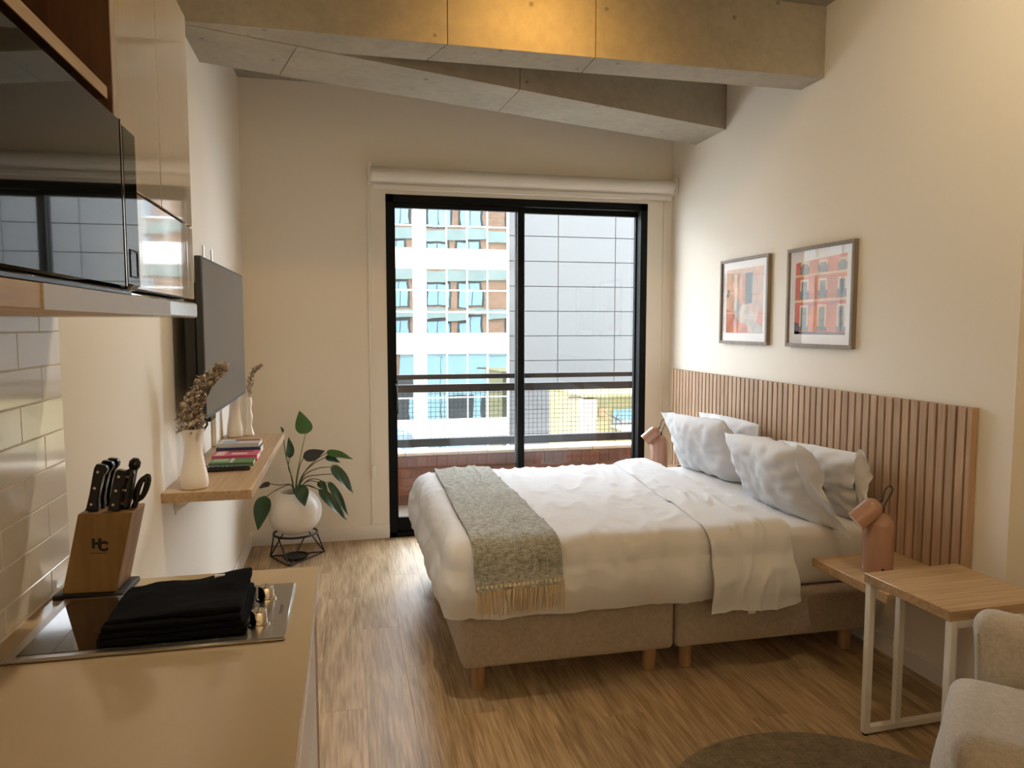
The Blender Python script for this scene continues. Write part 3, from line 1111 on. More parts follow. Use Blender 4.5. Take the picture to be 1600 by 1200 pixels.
cg = mat('book_green', (.085, .20, .075), .4)
cp = mat('book_pink', (.55, .085, .19), .4)
cn = mat('book_navy', (.035, .055, .12), .4)
cw = mat('book_white', (.55, .53, .52), .4)
cpl = mat('book_pale', (.70, .52, .46), .5)
cgl = mat('book_pale_green', (.30, .45, .25), .5)
cbl = mat('book_light_blue', (.30, .42, .55), .5)
crd = mat('book_dark_red', (.22, .03, .04), .5)
book(-.575, -.395, 3.285, 3.40, .90, .918, cg, 'green paperback nearest the remote on the oak shelf', R(1), ((-.9, -.2, -.2, .7, cgl), (-.1, .05, -.8, .9, cw), (.2, .8, .0, .5, cg)))
book(-.583, -.392, 3.418, 3.56, .90, .926, cp, 'pink paperback lying between the green and the navy ones', R(-1), ((-.9, -.5, -.8, .6, cpl), (-.2, .5, -.5, .1, cpl), (-.4, .7, .3, .8, crd)))
book(-.590, -.395, 3.578, 3.72, .90, .936, cn, 'thick navy paperback underneath the pale one', R(0), ((-.9, .9, -.9, -.2, cbl),))
book(-.588, -.402, 3.60, 3.735, .9365, .952, cw, 'pale paperback with a dark red cover print lying on the navy one', R(-2), ((-.8, .0, -.7, .2, cbl), (-.3, .9, .2, .9, crd), (.1, .6, -.6, .0, cpl)))
rm = thing('remote_control', 'black remote control lying in front of the green paperback', 'remote', (-.485, 3.205, .90), R(4))
MB().sbox(-.085, .090, -.022, .022, .0005, .019, .008, (6, 3, 1)).build('body', M['blackgloss'], rm, local=True)
bt = MB()
for a in range(8):
    for c in range(3):
        bt.b(-.070 + a * .018, -.060 + a * .018, -.014 + c * .011, -.007 + c * .011, .0188, .0205, .001)
tag(bt.build('buttons', mat('remote_button_grey', (.06, .06, .065), .6), rm, local=True), kind='stuff')
rm2 = thing('remote_control', 'slimmer black remote with red key beside the near vase, behind the other remote', 'remote', (-.520, 3.253, .90), R(-3))
MB().sbox(-.075, .06, -.018, .018, .0005, .014, .006, (6, 3, 1)).build('body', M['blackmatt'], rm2, local=True)
MB().b(-.055, -.045, -.005, .005, .0138, .0150, .001).build('power_key', mat('red_key', (.5, .03, .03), .5), rm2, local=True)

# ------------------------------------------------------------------ plant on its stand
PC = Vector((-.335, 4.845, 0))
st = thing('plant_stand', 'black wire plant stand with a round tray on the floor by the window wall', 'plant stand', PC)
ring = [(PC.x + .135 * math.cos(2 * PI * k / 32), PC.y + .135 * math.sin(2 * PI * k / 32), .172) for k in range(33)]
MB().tube(ring, .007, 8, caps=False).build('ring', M['rail'], st)
ft = [Vector((PC.x - .165, PC.y + .07, .006)), Vector((PC.x - .03, PC.y - .165, .006)), Vector((PC.x + .175, PC.y + .095, .006))]
for k in range(3):
    MB().tube([ft[k], ft[(k + 1) % 3]], .0045, 6).build('base_rod', M['rail'], st)
    for q in (-1, 1):
        a = math.atan2(ft[k].y - PC.y, ft[k].x - PC.x) + q * R(38)
        MB().tube([ft[k], (PC.x + .135 * math.cos(a), PC.y + .135 * math.sin(a), .172)], .0045, 6).build('leg', M['rail'], st)
MB().lathe([(0, .006), (.072, .006), (.082, .020), (.080, .020), (.070, .011), (0, .011)], 28, org=(PC.x, PC.y, .004)).build('tray', M['rail'], st)
pt = thing('potted_plant', 'heart-leaved green plant in a round white pot on the black wire stand', 'plant', (PC.x, PC.y, .16))
pz = .158
pr = []
for k in range(17):
    a = R(-62 + k * (118 / 16))
    pr.append((.168 * math.cos(a), .155 + .155 * math.sin(a) + .0))
pr = [(.0, pr[0][1] - .004), (.05, pr[0][1] - .004)] + pr
pr += [(pr[-1][0] - .008, pr[-1][1]), (pr[-1][0] - .004, pr[-1][1] - .03)]
MB().lathe(pr, 48, org=(PC.x, PC.y, pz)).build('pot', M['pot'], pt)
MB().lathe([(0, .004), (.05, .003), (pr[-1][0] - .002, 0)], 32, org=(PC.x, PC.y, pz + pr[-1][1])).build('soil', M['soil'], pt)


def Lp(cx, cy, dy=0.0):
    return at(250 + cx / 3.75, 570 + cy / 3.75, PC.y + dy)


def leafmesh(base, tip, width, m, side=None, fold=.25, droop=.15, heart=.18):
    """ovate leaf with heart-shaped base, folded along the midrib and bent along its length"""
    ax = tip - base
    L = ax.length
    ax = ax.normalized()
    s_ = side.normalized() if side else ax.cross(Vector((0, -1, .25))).normalized()
    s_ = (s_ - ax * s_.dot(ax)).normalized()
    n_ = s_.cross(ax).normalized()
    if n_.z < 0 and abs(n_.z) > .3:
        n_ = -n_
    def fn(u, v):
        w = (v - .5) * 2
        prof = math.sin(PI * min(1, u ** .62)) ** .8 * (1 - .25 * u) if 0 < u < 1 else 0
        hb = -heart * (abs(w) ** 1.5) * math.exp(-u * 5) * .5
        half = width / 2 * max(prof, .02)
        p = base + ax * (L * (u + hb)) + s_ * (half * w) + n_ * (abs(w) ** 1.3 * half * fold - droop * L * (u - .4) ** 2 + .003 * math.sin(9 * u + 3 * w))
        return p
    return MB().grid(fn, 14, 8).build('leaf', m, pt, weld=False)


crown = Vector((PC.x, PC.y, pz + pr[-1][1] + .01))


def stem(pts, m, r=.0042):
    P = [Vector(p) for p in pts]
    out = []
    for k in range(len(P) - 1):       # Catmull-Rom
        a, b, c, d = P[max(k - 1, 0)], P[k], P[k + 1], P[min(k + 2, len(P) - 1)]
        for q in range(5):
            t = q / 5
            out.append(.5 * ((2 * b) + (c - a) * t + (2 * a - 5 * b + 4 * c - d) * t * t + (3 * b - a - 3 * c + d) * t ** 3))
    out.append(P[-1])
    return MB().tube(out, [r * (1 - .45 * k / len(out)) for k in range(len(out))], 7).build('stem', m, pt)


Bx = Vector((1, .0, 0))
LV = [  # base, tip, width, material, depth, side vector, via points, stem material
    ((855, 395), (815, 272), .115, 'leafy', 0, (.8, 0, -.25), [(800, 660), (825, 530)], 'stemy'),
    ((762, 538), (757, 425), .060, 'leaf', -.03, (.8, .4, 0), [(775, 670), (752, 600)], 'stem'),
    ((722, 392), (708, 362), .020, 'leaf', .08, (.8, .4, 0), [(770, 660), (735, 520)], 'stem'),
    ((848, 540), (968, 505), .085, 'leafd', -.02, (.1, .3, 1), [(805, 660), (822, 580)], 'stem'),
    ((985, 512), (1132, 548), .060, 'leafy', .04, (.1, .6, .8), [(835, 650), (910, 560)], 'stem'),
    ((975, 540), (1058, 570), .050, 'leaf', .07, (.1, .6, .8), [(830, 655), (900, 580)], 'stem'),
    ((1015, 600), (1136, 748), .085, 'leaf', -.03, (.6, .5, .5), [(840, 655), (930, 605)], 'stem'),
    ((1052, 640), (1118, 700), .040, 'leaf', .03, (.6, .5, .5), [(840, 670), (930, 645)], 'stem'),
    ((945, 742), (1100, 908), .078, 'leaf', -.10, (.6, .5, .4), [(840, 712), (890, 712)], 'stem'),
    ((995, 698), (1108, 880), .060, 'leaf', -.05, (.7, .5, .4), [(840, 700), (900, 668)], 'stem'),
    ((930, 690), (988, 742), .055, 'leaf', -.07, (.4, .5, .6), [(835, 705), (880, 680)], 'stem'),
    ((965, 745), (980, 822), .030, 'leafd', -.02, (.8, .5, 0), [(840, 710), (900, 720)], 'stem'),
    ((818, 712), (850, 828), .095, 'leaf', -.175, (.9, 0, .2), [(810, 700)], 'stem'),
    ((612, 782), (572, 968), .110, 'leaf', -.14, (.9, .2, 0), [(770, 705), (680, 735)], 'stem'),
    ((640, 695), (578, 722), .040, 'leafd', -.10, (0, .5, .8), [(770, 705), (700, 705)], 'stem'),
]
for (b_, t_, w_, m_, dy, sd, via, smn) in LV:
    B, T = Lp(*b_, dy), Lp(*t_, dy - .015)
    leafmesh(B, T, w_, M[m_], Vector(sd))
    n_ = len(via)
    stem([crown - Vector((0, 0, .03))] + [Lp(*q, dy * (k + 1) / (n_ + 1)) for k, q in enumerate(via)] + [B], M[smn])

# ------------------------------------------------------------------ bed
BX0, BXS, BX1, BY0, BY1 = .435, 1.362, 2.335, 2.835, 4.365
bed = thing('bed_base', 'taupe upholstered split bed base on round wooden legs', 'bed', (1.4, 3.6, 0))
for (xa, xb) in ((BX0, BXS - .003), (BXS + .003, BX1)):
    MB().sbox(xa, xb, BY0, BY1, .112, .334, .028, (10, 14, 5)).build('base_half', M['base'], bed)
    for xx in (xa + .078, xb - .085):
        for yy in (BY0 + .08, BY1 - .08):
            MB().lathe([(.026, 0), (.0285, .004), (.031, .118)], 20, org=(xx, yy, 0)).build('leg', M['legwood'], bed)
mtm = MB().sbox(BX0 + .015, BX1, BY0 + .01, BY1 - .01, .3345, .600, .05, (16, 14, 4), lambda p, n: p + n * .004 * nz(p, 6, 2))
mo = mtm.build('mattress', M['sheet'])
tag(mo, 'mattress in a white fitted sheet on the taupe bed base', 'mattress')
# valance of the fitted sheet seen below the nightstand
DT = .632


def wr(p, s=1.0, seed=0):
    """linen wrinkles: soft folds plus long thin creases"""
    a = nz((p[0] * 1.0 - p[1] * .3, p[1] * .40, p[2]), 5.0, seed) * .008
    r = 1 - abs(nz((p[0] * 1.7 - p[1] * .55, p[1] * .28 + p[0] * .25, p[2] * .8), 7, seed + 3))
    b = (r ** 9) * .011
    r2 = 1 - abs(nz((p[0] + p[1] * .8, p[1] * .4 - p[0] * .5, p[2]), 15, seed + 5))
    c = (r2 ** 6) * .004
    return (a + b + c) * s


def duvetdisp(x0, off, seed, bulge=.03):
    def f(p, n):
        q = Vector(p)
        hang = max(0, (DT - .10 - p.z) / .2)
        out = Vector((n.x, n.y, 0))
        q += out * bulge * math.sin(min(1, hang) * PI) * (1 if n.z < .6 else 0)
        q += n * wr(p, 1.0 if n.z > .5 else 1.1, seed)
        if n.z < .5:                                       # long vertical folds in the hanging sides
            k = p.x if abs(n.y) > .5 else p.y
            q += out * .007 * math.sin(k * 23 + 3 * nz((k, 0, 0), 3, seed)) * min(1, hang)
        # gathered corner at the foot
        cx = p.x - .47
        if n.y < -.5:
            q.y += .022 * math.exp(-(cx / .012) ** 2) * min(1, hang * 1.3)
        return q
    return f


FX = .375
dv = MB().sbox(FX, 1.80, BY0 - .035, BY1 + .035, .335, DT, .095, (64, 64, 12), duvetdisp(FX, 0, 1), skip=((2, 0), (0, 1)))
dvo = thing('duvet', 'white duvet tucked over the bed, turned back below the pillows', 'duvet', (1.1, 3.6, .36))
dvo_ = dv.build('cover', M['linen'], dvo, smooth=80)


def foldback(p, n):
    q = Vector(p)
    t = (p.y - BY0) / (BY1 - BY0)
    k = (p.x - 1.49) / (1.87 - 1.49)
    q.x += (1 - k) * .17 * t - .02 * t
    if p.z < .5:
        q.x += (.5 - p.z) * .20 * (k - .15)
    hang = max(0, (DT - .10 - p.z) / .2)
    out = Vector((n.x, n.y, 0))
    q += out * .032 * math.sin(min(1, hang) * PI * .82) * (1 if n.z < .6 else 0)
    q += n * wr((q.x, q.y, min(p.z, DT)), 1.0, 1)
    if n.y < -.5:
        q += out * (.009 * math.sin(p.x * 26 + 3 * nz(p, 3, 3)) * min(1, max(0, (.56 - p.z) / .2)) + .004)
    if n.z > .3:
        q.z += .008 * math.sin(PI * k) + .016 * k - .003 * (1 - k)
    if p.z < .34:
        q.z += .010 * nz((p.x, 0, 0), 7, 4) + .06 * max(0, k - .75)
    return q


MB().sbox(1.49, 1.87, BY0 - .058, BY1 + .055, .290, DT + .006, .095, (26, 64, 12), foldback, skip=((2, 0), (0, 1), (0, 0))).build('turned_back_hem', M['linen'], dvo, smooth=80)
tgm = MB().b(1.665, 1.70, BY0 - .066, BY0 - .064, .268, .30).build('care_label', M['white'], dvo)

# grey throw
thr = thing('throw_blanket', 'grey woven throw with cream fringe laid across the foot of the bed', 'blanket', (.65, 3.6, .65))


def throwdisp(p, n):
    q = Vector(p)
    t = (p.y - BY0) / (BY1 - BY0)
    k = (p.x - .475) / .36
    q.x += .030 * (1 - k) * t + .0 * k
    hang = max(0, (DT - .10 - p.z) / .2)
    out = Vector((n.x, n.y, 0))
    q += out * .036 * math.sin(min(1, hang) * PI) * (1 if n.z < .6 else 0)
    q += n * (wr(p, 1.0, 1) + .007)
    if n.y < -.5:
        q.y -= .006
        q.x += .012 * hang * (1 - k)
    if p.z < .48:
        q.z += .010 * k
    return q


MB().sbox(.475, .835, BY0 - .042, BY1 + .042, .465, DT + .008, .098, (26, 70, 8), throwdisp, skip=((2, 0), (0, 1), (0, 0))).build('cloth', M['throw'], thr, smooth=80)
fm = MB()
rnd = random.Random(5)
for k in range(58):
    x = .487 + k * (.835 - .487) / 57
    y = BY0 - .079
    top = .480 + .010 * (x - .475) / .36
    a, b = rnd.gauss(0, .006), rnd.gauss(0, .004)
    ln = rnd.uniform(.105, .132)
    fm.tube([(x, y + .002, top), (x + .3 * a, y - .002 + .4 * b, top - .03), (x + a, y + b + .004, top - .07), (x + a + rnd.gauss(0, .003), y + b + .012, top - ln)], [.0032, .0042, .0036, .002], 5)
    if k % 3 == 0:
        fm.tube([(x, y, top + .006), (x, y - .003, top - .006)], .0062, 6)
tag(fm.build('fringe', M['fringe'], thr), 'cream knotted fringe', kind='stuff')


# pillows
def pillow(loc, w, h, t, rot, label, seed, flap=None, sag=0.0):
    pw_ = thing('pillow', label, 'pillow', loc)
    pw_.rotation_euler = rot
    n_ = 30

    def side(sg):
        def fn(u, v):
            a, b = u * 2 - 1, v * 2 - 1
            x = a * w / 2 * (1 - .07 * (1 - abs(b) ** 2.2) * abs(a) ** 3) * (1 + .03 * nz((b, seed, 0), 2))
            y = b * h / 2 * (1 - .10 * (1 - abs(a) ** 2.2) * abs(b) ** 3)
            ea = max(0, 1 - abs(a) ** 3.2)
            if flap and a < 0:
                ea = max(ea, .20)
            e = ea * max(0, (1 - abs(b) ** 3.2))
            th_ = t / 2 * e ** .55
            p = Vector((x, y, 0))
            wrk = .013 * nz((x, y * .6 + seed, 0), 8) + .012 * (1 - abs(nz((x * 1.4 + y, y * .6 - x, seed), 9))) ** 5
            r = math.hypot(a, b)
            rad = .009 * math.sin(math.atan2(b, a) * 14 + seed * 2 + 2 * nz((a, b, seed), 2)) * max(0, r - .35)
            z = sg * th_ + (wrk + rad) * min(1, th_ / .02) + .010 * nz((x, y, seed + 5), 4)
            y += -sag * (a * a) * (1 if b > 0 else .3)
            return Vector((x, y, z))
        return fn
    m = MB().grid(side(1), n_, n_).grid(side(-1), n_, n_)
    m.build('pillowcase', M['linen'], pw_, local=True, smooth=80)
    if flap:
        L, dr_, = flap

        def fl(sg):
            def fn(u, v):
                b = v * 2 - 1
                x = -w / 2 * (1 - .07 * (1 - abs(b) ** 2.2)) * (1 + .03 * nz((b, seed, 0), 2)) + .004 - u * L * (1 + .25 * nz((b * 2, seed, 1), 1.3))
                y = b * h / 2 * (1 - .06 * u) - dr_ * u * u
                z = sg * (t / 2 * .41 * max(0, 1 - abs(b) ** 3.2) ** .55 * (1 - u)) + .016 * math.sin(b * 4 + u * 2 + seed) * u + .010 * nz((u, b * 2, seed), 3) * u
                return Vector((x, y, z))
            return fn
        MB().grid(fl(1), 10, 24).grid(fl(-1), 10, 24).build('open_hem', M['linen'], pw_, local=True, smooth=80)
    return pw_


def prot(lean, roll=0, yaw=0):
    """pillow local: x = width (towards -Y), y = up, z = towards the foot of the bed"""
    b = Matrix(((0, 0, -1), (1, 0, 0), (0, 1, 0))).to_4x4()     # x->+Y, y->+Z, z->-X
    m = Matrix.Rotation(R(yaw), 4, 'Z') @ Matrix.Rotation(R(lean), 4, 'Y') @ Matrix.Rotation(R(roll), 4, 'X') @ b
    return m.to_euler()


pillow((2.278, 4.06, .785), .72, .37, .10, prot(6, -1), 'white pillow standing against the slats nearest the window, its top showing', 2, sag=.03)
pillow((2.268, 3.15, .750), .62, .37, .12, prot(8, -3), 'white pillow against the slats behind the near front pillow', 4, (.055, .015), sag=.02)
pillow((2.085, 4.03, .780), .70, .42, .15, prot(24, -3, 4), 'plump white pillow in front at the window end of the bed', 1, sag=.01)
pillow((2.055, 3.23, .765), .74, .42, .165, prot(24, -3, -4), 'large white pillow leaning in front, its open hem at the near bed edge', 3, (.095, .05), sag=.02)

# ------------------------------------------------------------------ slatted headboard, nightstands, lamps
hb = thing('slatted_headboard', 'wall-mounted headboard of upright oak slats behind the bed', 'headboard', (RW, 3.77, .5))
HY0, HY1, HZ0, HZ1 = 2.395, 5.115, .40, 1.182
MB().b(RW - .012, RW - .001, HY0, HY1, HZ0, HZ1 - .002).build('backing', M['slatback'], hb)
pit_ = .0498
sl_ = MB().b(RW - .034, RW - .011, 0, pit_ - .011, HZ0, HZ1, .0015).mesh('slat', M['slat'], off=(RW, 3.77, .5), smooth=0)
MB().b(RW - .036, RW - .001, HY0 - .022, HY0 - .0015, HZ0, HZ1, .0015).build('end_strip', M['slat'], hb)
n_sl = int((HY1 - HY0) / pit_)
for k in range(n_sl):
    inst(sl_, 'slat', hb, (0, HY0 + k * pit_ + .009, 0))


def nightstand(ya, yb, label, gy):
    t = thing('nightstand', label, 'nightstand', (2.15, (ya + yb) / 2, .46), 0, 'floating nightstands either side of the bed')
    MB().b(1.955, RW - .036, ya, yb, .462, .50, .002).build('board', M['oakx'], t)
    MB().lathe([(.030, 0), (.033, .002), (.033, .0055), (.024, .007), (.022, .003), (0, .003)], 24, org=(2.315, gy, .4995)).build('cable_grommet', M['blackgloss'], t)
    MB().b(RW - .06, RW - .034, ya + .03, yb - .03, .40, .462).build('wall_cleat', M['oakx'], t)


nightstand(2.30, 2.755, 'oak floating nightstand at the near side of the bed with the larger-looking lamp', 2.46)
nightstand(4.435, 4.87, 'oak floating nightstand hidden between the bed and the window wall', 4.78)


def lamp(x, y, label):
    l = thing('table_lamp', label, 'lamp', (x, y, .50), 0, 'terracotta table lamps')
    r, h = .0595, .245
    pr = [(r - .003, 0), (r, .003), (r, h - r * .95)]
    for k in range(1, 9):
        a = k * PI / 16
        pr.append((r * math.cos(a), h - r * .95 + r * .95 * math.sin(a)))
    MB().lathe(pr, 36, org=(x, y, .50)).build('body', M['terra'], l)
    ax = Vector((-.66, .20, -.62)).normalized()
    hr, hl = .0415, .124
    c = Vector((x - .058, y - .004, .50 + h + .004))
    z_ = -ax
    x_ = z_.orthogonal().normalized()
    y_ = z_.cross(x_)
    Mh = Matrix((x_, y_, z_)).transposed().to_4x4()
    Mh.translation = c
    pr = [(hr - .0035, -hl * .48), (hr, -hl * .5), (hr, hl * .5 - hr * .9)]
    for k in range(1, 9):
        a = k * PI / 16
        pr.append((hr * math.cos(a), hl * .5 - hr * .9 + hr * .9 * math.sin(a)))
    hd_ = MB().lathe(pr, 32, Mh).build('lamp_head', M['terra'], l)
    MB().lathe([(hr - .003, -hl * .49), (hr - .004, -hl * .30), (0, -hl * .30)], 28, Mh).build('diffuser', M['lampin'], hd_)
    top = c - ax * hl * .5
    p = [top, top - ax * .015, top + Vector((.020, -.005, .050)), top + Vector((.038, -.010, .064)), top + Vector((.050, -.010, .045)), (x + .018, y - .01, .50 + h + .032), (x + .012, y - .006, .50 + h - .002)]
    MB().tube(p[:2], .006, 10).build('cord_ferrule', M['blackmatt'], l)
    MB().tube([(x + .012, y - .006, .50 + h - .004), (x + .0135, y - .007, .50 + h + .018)], .006, 10).build('cord_ferrule', M['blackmatt'], l)
    P = [Vector(q) for q in p]
    out = []
    for k in range(len(P) - 1):
        a, b, c_, d = P[max(k - 1, 0)], P[k], P[k + 1], P[min(k + 2, len(P) - 1)]
        for q in range(6):
            t = q / 6
            out.append(.5 * ((2 * b) + (c_ - a) * t + (2 * a - 5 * b + 4 * c_ - d) * t * t + (3 * b - a - 3 * c_ + d) * t ** 3))
    out.append(P[-1])
    MB().tube(out, .0026, 7).build('cord', M['blackmatt'], l)
    MB().tube([(x - .020, y - r + .002, .522), (x - .021, y - r - .001, .522)], .0055, 12).build('switch_button', M['blackmatt'], l)
    return l


lamp(2.108, 2.545, 'terracotta lamp with tilted head on the near nightstand beside the side table')
lamp(2.115, 4.72, 'terracotta lamp half hidden behind the pillows at the window end of the bed')

# ------------------------------------------------------------------ pictures
FZ0, FZ1 = 1.387, 1.915


def picture(ya, yb, label):
    p = thing('picture_frame', label, 'picture', (RW, (ya + yb) / 2, (FZ0 + FZ1) / 2))
    fw2, d = .018, .026
    for k, (a, b, c, e) in enumerate(((ya, yb, FZ1 - fw2, FZ1), (ya, yb, FZ0, FZ0 + fw2), (ya, ya + fw2, FZ0 + fw2, FZ1 - fw2), (yb - fw2, yb, FZ0 + fw2, FZ1 - fw2))):
        MB().b(RW - d, RW, a, b, c, e, .0012).build('frame_bar', M['pframe'], p)
    MB().b(RW - .012, RW - .001, ya + fw2, yb - fw2, FZ0 + fw2, FZ1 - fw2).build('mat_board', M['mat_board'], p)
    MB().b(RW - .0185, RW - .0165, ya + fw2 - .003, yb - fw2 + .003, FZ0 + fw2 - .003, FZ1 - fw2 + .003).build('glass', M['pglass'], p)
    return p


def prints(p, quads, mats, jitter=0):
    m = MB()
    for k, (y0_, y1_, z0_, z1_, mi) in enumerate(quads):
        m.m = mi
        x = RW - .0121 - .00006 * k
        m.add([(x, y0_, z0_), (x, y1_, z0_), (x, y1_, z1_), (x, y0_, z1_)], [(0, 1, 2, 3)])
    return m.build('print', mats, p, smooth=0, weld=False)


# farther picture: flaking ochre wall with a dark shutter
p1 = picture(3.835, 4.390, 'framed print of a flaking orange wall with a dark shuttered opening, left of the two')
wallm = mat('print_ochre', (.56, .31, .17), .6, var=((9, 9, 9), .35, 6))
orm = mat('print_orange', (.50, .13, .035), .6, var=((14, 14, 14), .4, 6))
grm = mat('print_grey_plaster', (.42, .34, .27), .6, var=((16, 16, 16), .4, 6))
tem = mat('print_teal_shutter', (.06, .085, .085), .6, var=((4, 30, 4), .3))
rdm = mat('print_brick_red', (.50, .15, .09), .6, var=((14, 14, 14), .3))
za, zb, ya, yb = 1.455, 1.852, 3.90, 4.325
m = MB()


def poly(mb, pts, mi, lift):
    mb.m = mi
    n = len(pts)
    mb.add([(RW - .0121 - lift, yb + (ya - yb) * u, za + (zb - za) * v) for u, v in pts], [tuple(range(n))])


poly(m, [(0, 0), (1, 0), (1, 1), (0, 1)], 0, 0)
poly(m, [(0, 0), (.62, 0), (.60, .10), (.52, .15), (.40, .16), (.30, .24), (.22, .32), (.10, .36), (0, .38)], 1, .0001)
poly(m, [(.62, 0), (1, 0), (1, .36), (.90, .34), (.84, .20), (.74, .12)], 1, .0001)
poly(m, [(.30, .24), (.40, .16), (.52, .15), (.60, .10), (.70, .10), (.80, .20), (.78, .30), (.66, .36), (.60, .46), (.44, .44), (.30, .52), (.20, .56), (.24, .40)], 2, .0002)
poly(m, [(.64, 0), (.98, 0), (.98, .10), (.80, .17), (.70, .10)], 2, .00025)
poly(m, [(.44, .45), (.52, .45), (.52, .90), (.44, .90)], 3, .0003)
poly(m, [(.52, .44), (.72, .46), (.72, .92), (.52, .92)], 4, .0003)
poly(m, [(.48, .92), (.76, .92), (.76, .945), (.48, .945)], 2, .0004)
poly(m, [(0, .58), (.06, .56), (.10, .66), (.04, .70)], 4, .0003)
m.build('print', [wallm, orm, grm, rdm, tem], p1, smooth=0, weld=False)

# nearer picture: orange facade with rows of tall windows
p2 = picture(3.100, 3.650, 'framed print of an orange apartment facade with rows of windows, right of the two')
of = mat('print_facade_orange', (.64, .19, .03), .6, var=((10, 10, 10), .22, 5))
ow = mat('print_window_trim', (.74, .60, .40), .6)
od = mat('print_window_dark', (.20, .185, .155), .6, var=((30, 30, 30), .4))
oc = mat('print_cornice', (.76, .55, .32), .6)
os_ = mat('print_shadow_street', (.10, .06, .07), .6)
orr = mat('print_facade_red', (.58, .12, .06), .6, var=((10, 10, 10), .2))
ya, yb, za, zb = 3.165, 3.585, 1.455, 1.862
m = MB()
poly(m, [(0, 0), (1, 0), (1, .985), (0, .93)], 0, 0)
poly(m, [(0, 0), (.10, 0), (.10, .94), (0, .93)], 5, .0001)
for (zz0, zz1, hh) in ((.06, .40, 0), (.47, .73, 1), (.79, .96, 2)):
    for k in range(3):
        c = (.19, .555, .92)[k]
        hw = .085 if k < 2 else .078
        poly(m, [(c - hw, zz0), (min(1, c + hw), zz0), (min(1, c + hw), zz1 - .02), (c - hw, zz1 - .02)], 1, .0002)
        poly(m, [(c - hw + .028, zz0), (min(1, c + hw - .028), zz0), (min(1, c + hw - .028), zz1 - .05), (c - hw + .028, zz1 - .05)], 2, .0003)
        poly(m, [(c - hw - .01, zz0 - .012), (min(1, c + hw + .01), zz0 - .012), (min(1, c + hw + .01), zz0 + (.09 if hh else .04)), (c - hw - .01, zz0 + (.09 if hh else .04))], 2, .0004)
for q in (.415, .745):
    poly(m, [(0, q), (1, q + .012), (1, q + .042), (0, q + .03)], 3, .0005)
poly(m, [(0, .36), (1, .375), (1, .415), (0, .40)], 5, .00015)
poly(m, [(0, 0), (1, 0), (1, .030), (0, .035)], 4, .0006)
poly(m, [(0, 0), (.11, 0), (.09, .14), (0, .16)], 4, .0006)
m.build('print', [of, ow, od, oc, os_, orr], p2, smooth=0, weld=False)

# ------------------------------------------------------------------ side table, armchair, rug
sd = thing('side_table', 'square oak-topped side table on a white metal frame beside the armchair', 'table', (2.035, 2.080, 0), R(2))
MB().b(-.205, .205, -.188, .192, .572, .606, .002).build('table_top', M['oakx'], sd, local=True)
q = .0125
for sy in (-1, 1):
    yy = sy * .176
    for xx in (-.188, -.055, .188):
        MB().b(xx - q, xx + q, yy - q, yy + q, .034 if xx == -.055 else .009, .572, .002).build('leg', M['white'], sd, local=True)
    MB().b(-.188 + q, .188 - q, yy - q, yy + q, .009, .034, .002).build('base_rail', M['white'], sd, local=True)
    MB().b(-.188 + q, .188 - q, yy - q, yy + q, .547, .572, .002).build('top_rail', M['white'], sd, local=True)
    for xx in (-.188, .188):
        MB().lathe([(.010, 0), (.010, .010)], 12, org=(xx, yy, .0)).build('foot', M['blackmatt'], sd, local=True)
MB().b(.188 - q, .188 + q, -.164, .164, .547, .572, .002).build('top_rail', M['white'], sd, local=True)

ACL, ACR = (1.797, 1.287, 0), R(132)
ac = thing('armchair', 'oatmeal upholstered armchair with rounded arms beside the side table', 'armchair', ACL, ACR)


def soft(seed, amp=.006):
    return lambda p, n: p + n * (amp * nz(p, 5, seed) + amp * .25 * nz(p, 16, seed))


def armshape(sg):
    def f(p, n):
        q = soft(3 + sg)(p, n)
        q.z -= .06 * max(0, (.30 - p.x)) * .35 if p.z > .4 else 0
        q.y += sg * .030 * max(0, (p.z - .30)) / .36
        q.x += .02 * max(0, (p.z - .2) / .4) if p.x > .2 else 0
        return q
    return f


for sg in (-1, 1):
    ya_, yb_ = (.325, .435) if sg > 0 else (-.435, -.325)
    a_ = MB().sbox(-.37, .335, ya_, yb_, .13, .640, .052, (14, 4, 12), armshape(sg)).build('arm', M['chair'], ac, local=True)
    pts = []
    for k in range(13):
        z_ = .34 + .24 * k / 12
        pts.append((.335 - .012 + .02 * max(0, (z_ - .2) / .4), sg * (.325 + .013 + .030 * max(0, z_ - .30) / .36), z_))
    MB().tube(pts, .0035, 6).build('piping', M['chair'], a_, local=True)
MB().sbox(-.33, .405, -.322, .322, .265, .470, .055, (14, 12, 4), lambda p, n: soft(9, .008)(p, n) + Vector((0, 0, .012 * (1 - (p.y / .29) ** 2) if n.z > .3 else 0))).build('seat_cushion', M['chair'], ac, local=True)
MB().sbox(-.36, .345, -.42, .42, .12, .27, .03, (10, 10, 3), soft(2, .003)).build('seat_base', M['chair'], ac, local=True)
MB().sbox(-.48, -.28, -.40, .40, .13, .90, .07, (5, 12, 14), lambda p, n: soft(6)(p, n) + Vector((-.22 * max(0, p.z - .4), 0, 0))).build('backrest', M['chair'], ac, local=True)
for xx, yy in ((.28, .33), (.28, -.33), (-.34, .33), (-.34, -.33)):
    MB().lathe([(.014, 0.0085), (.022, .13)], 16, org=(xx, yy, 0)).build('leg', M['legwood'], ac, local=True)

rg = thing('round_rug', 'round brown jute rug on the oak floor in front of the armchair', 'rug', (1.433, 1.775, 0))
prf = [(0, .0005), (.55, .0005), (.561, .003), (.558, .007)]
rr_ = .545
while rr_ > .01:
    prf += [(rr_, .0082), (rr_ - .007, .0066)]
    rr_ -= .014
prf += [(0, .0075)]
MB().lathe(prf, 72, org=(1.433, 1.775, 0)).build('woven_disc', M['rug'], rg, smooth=60)

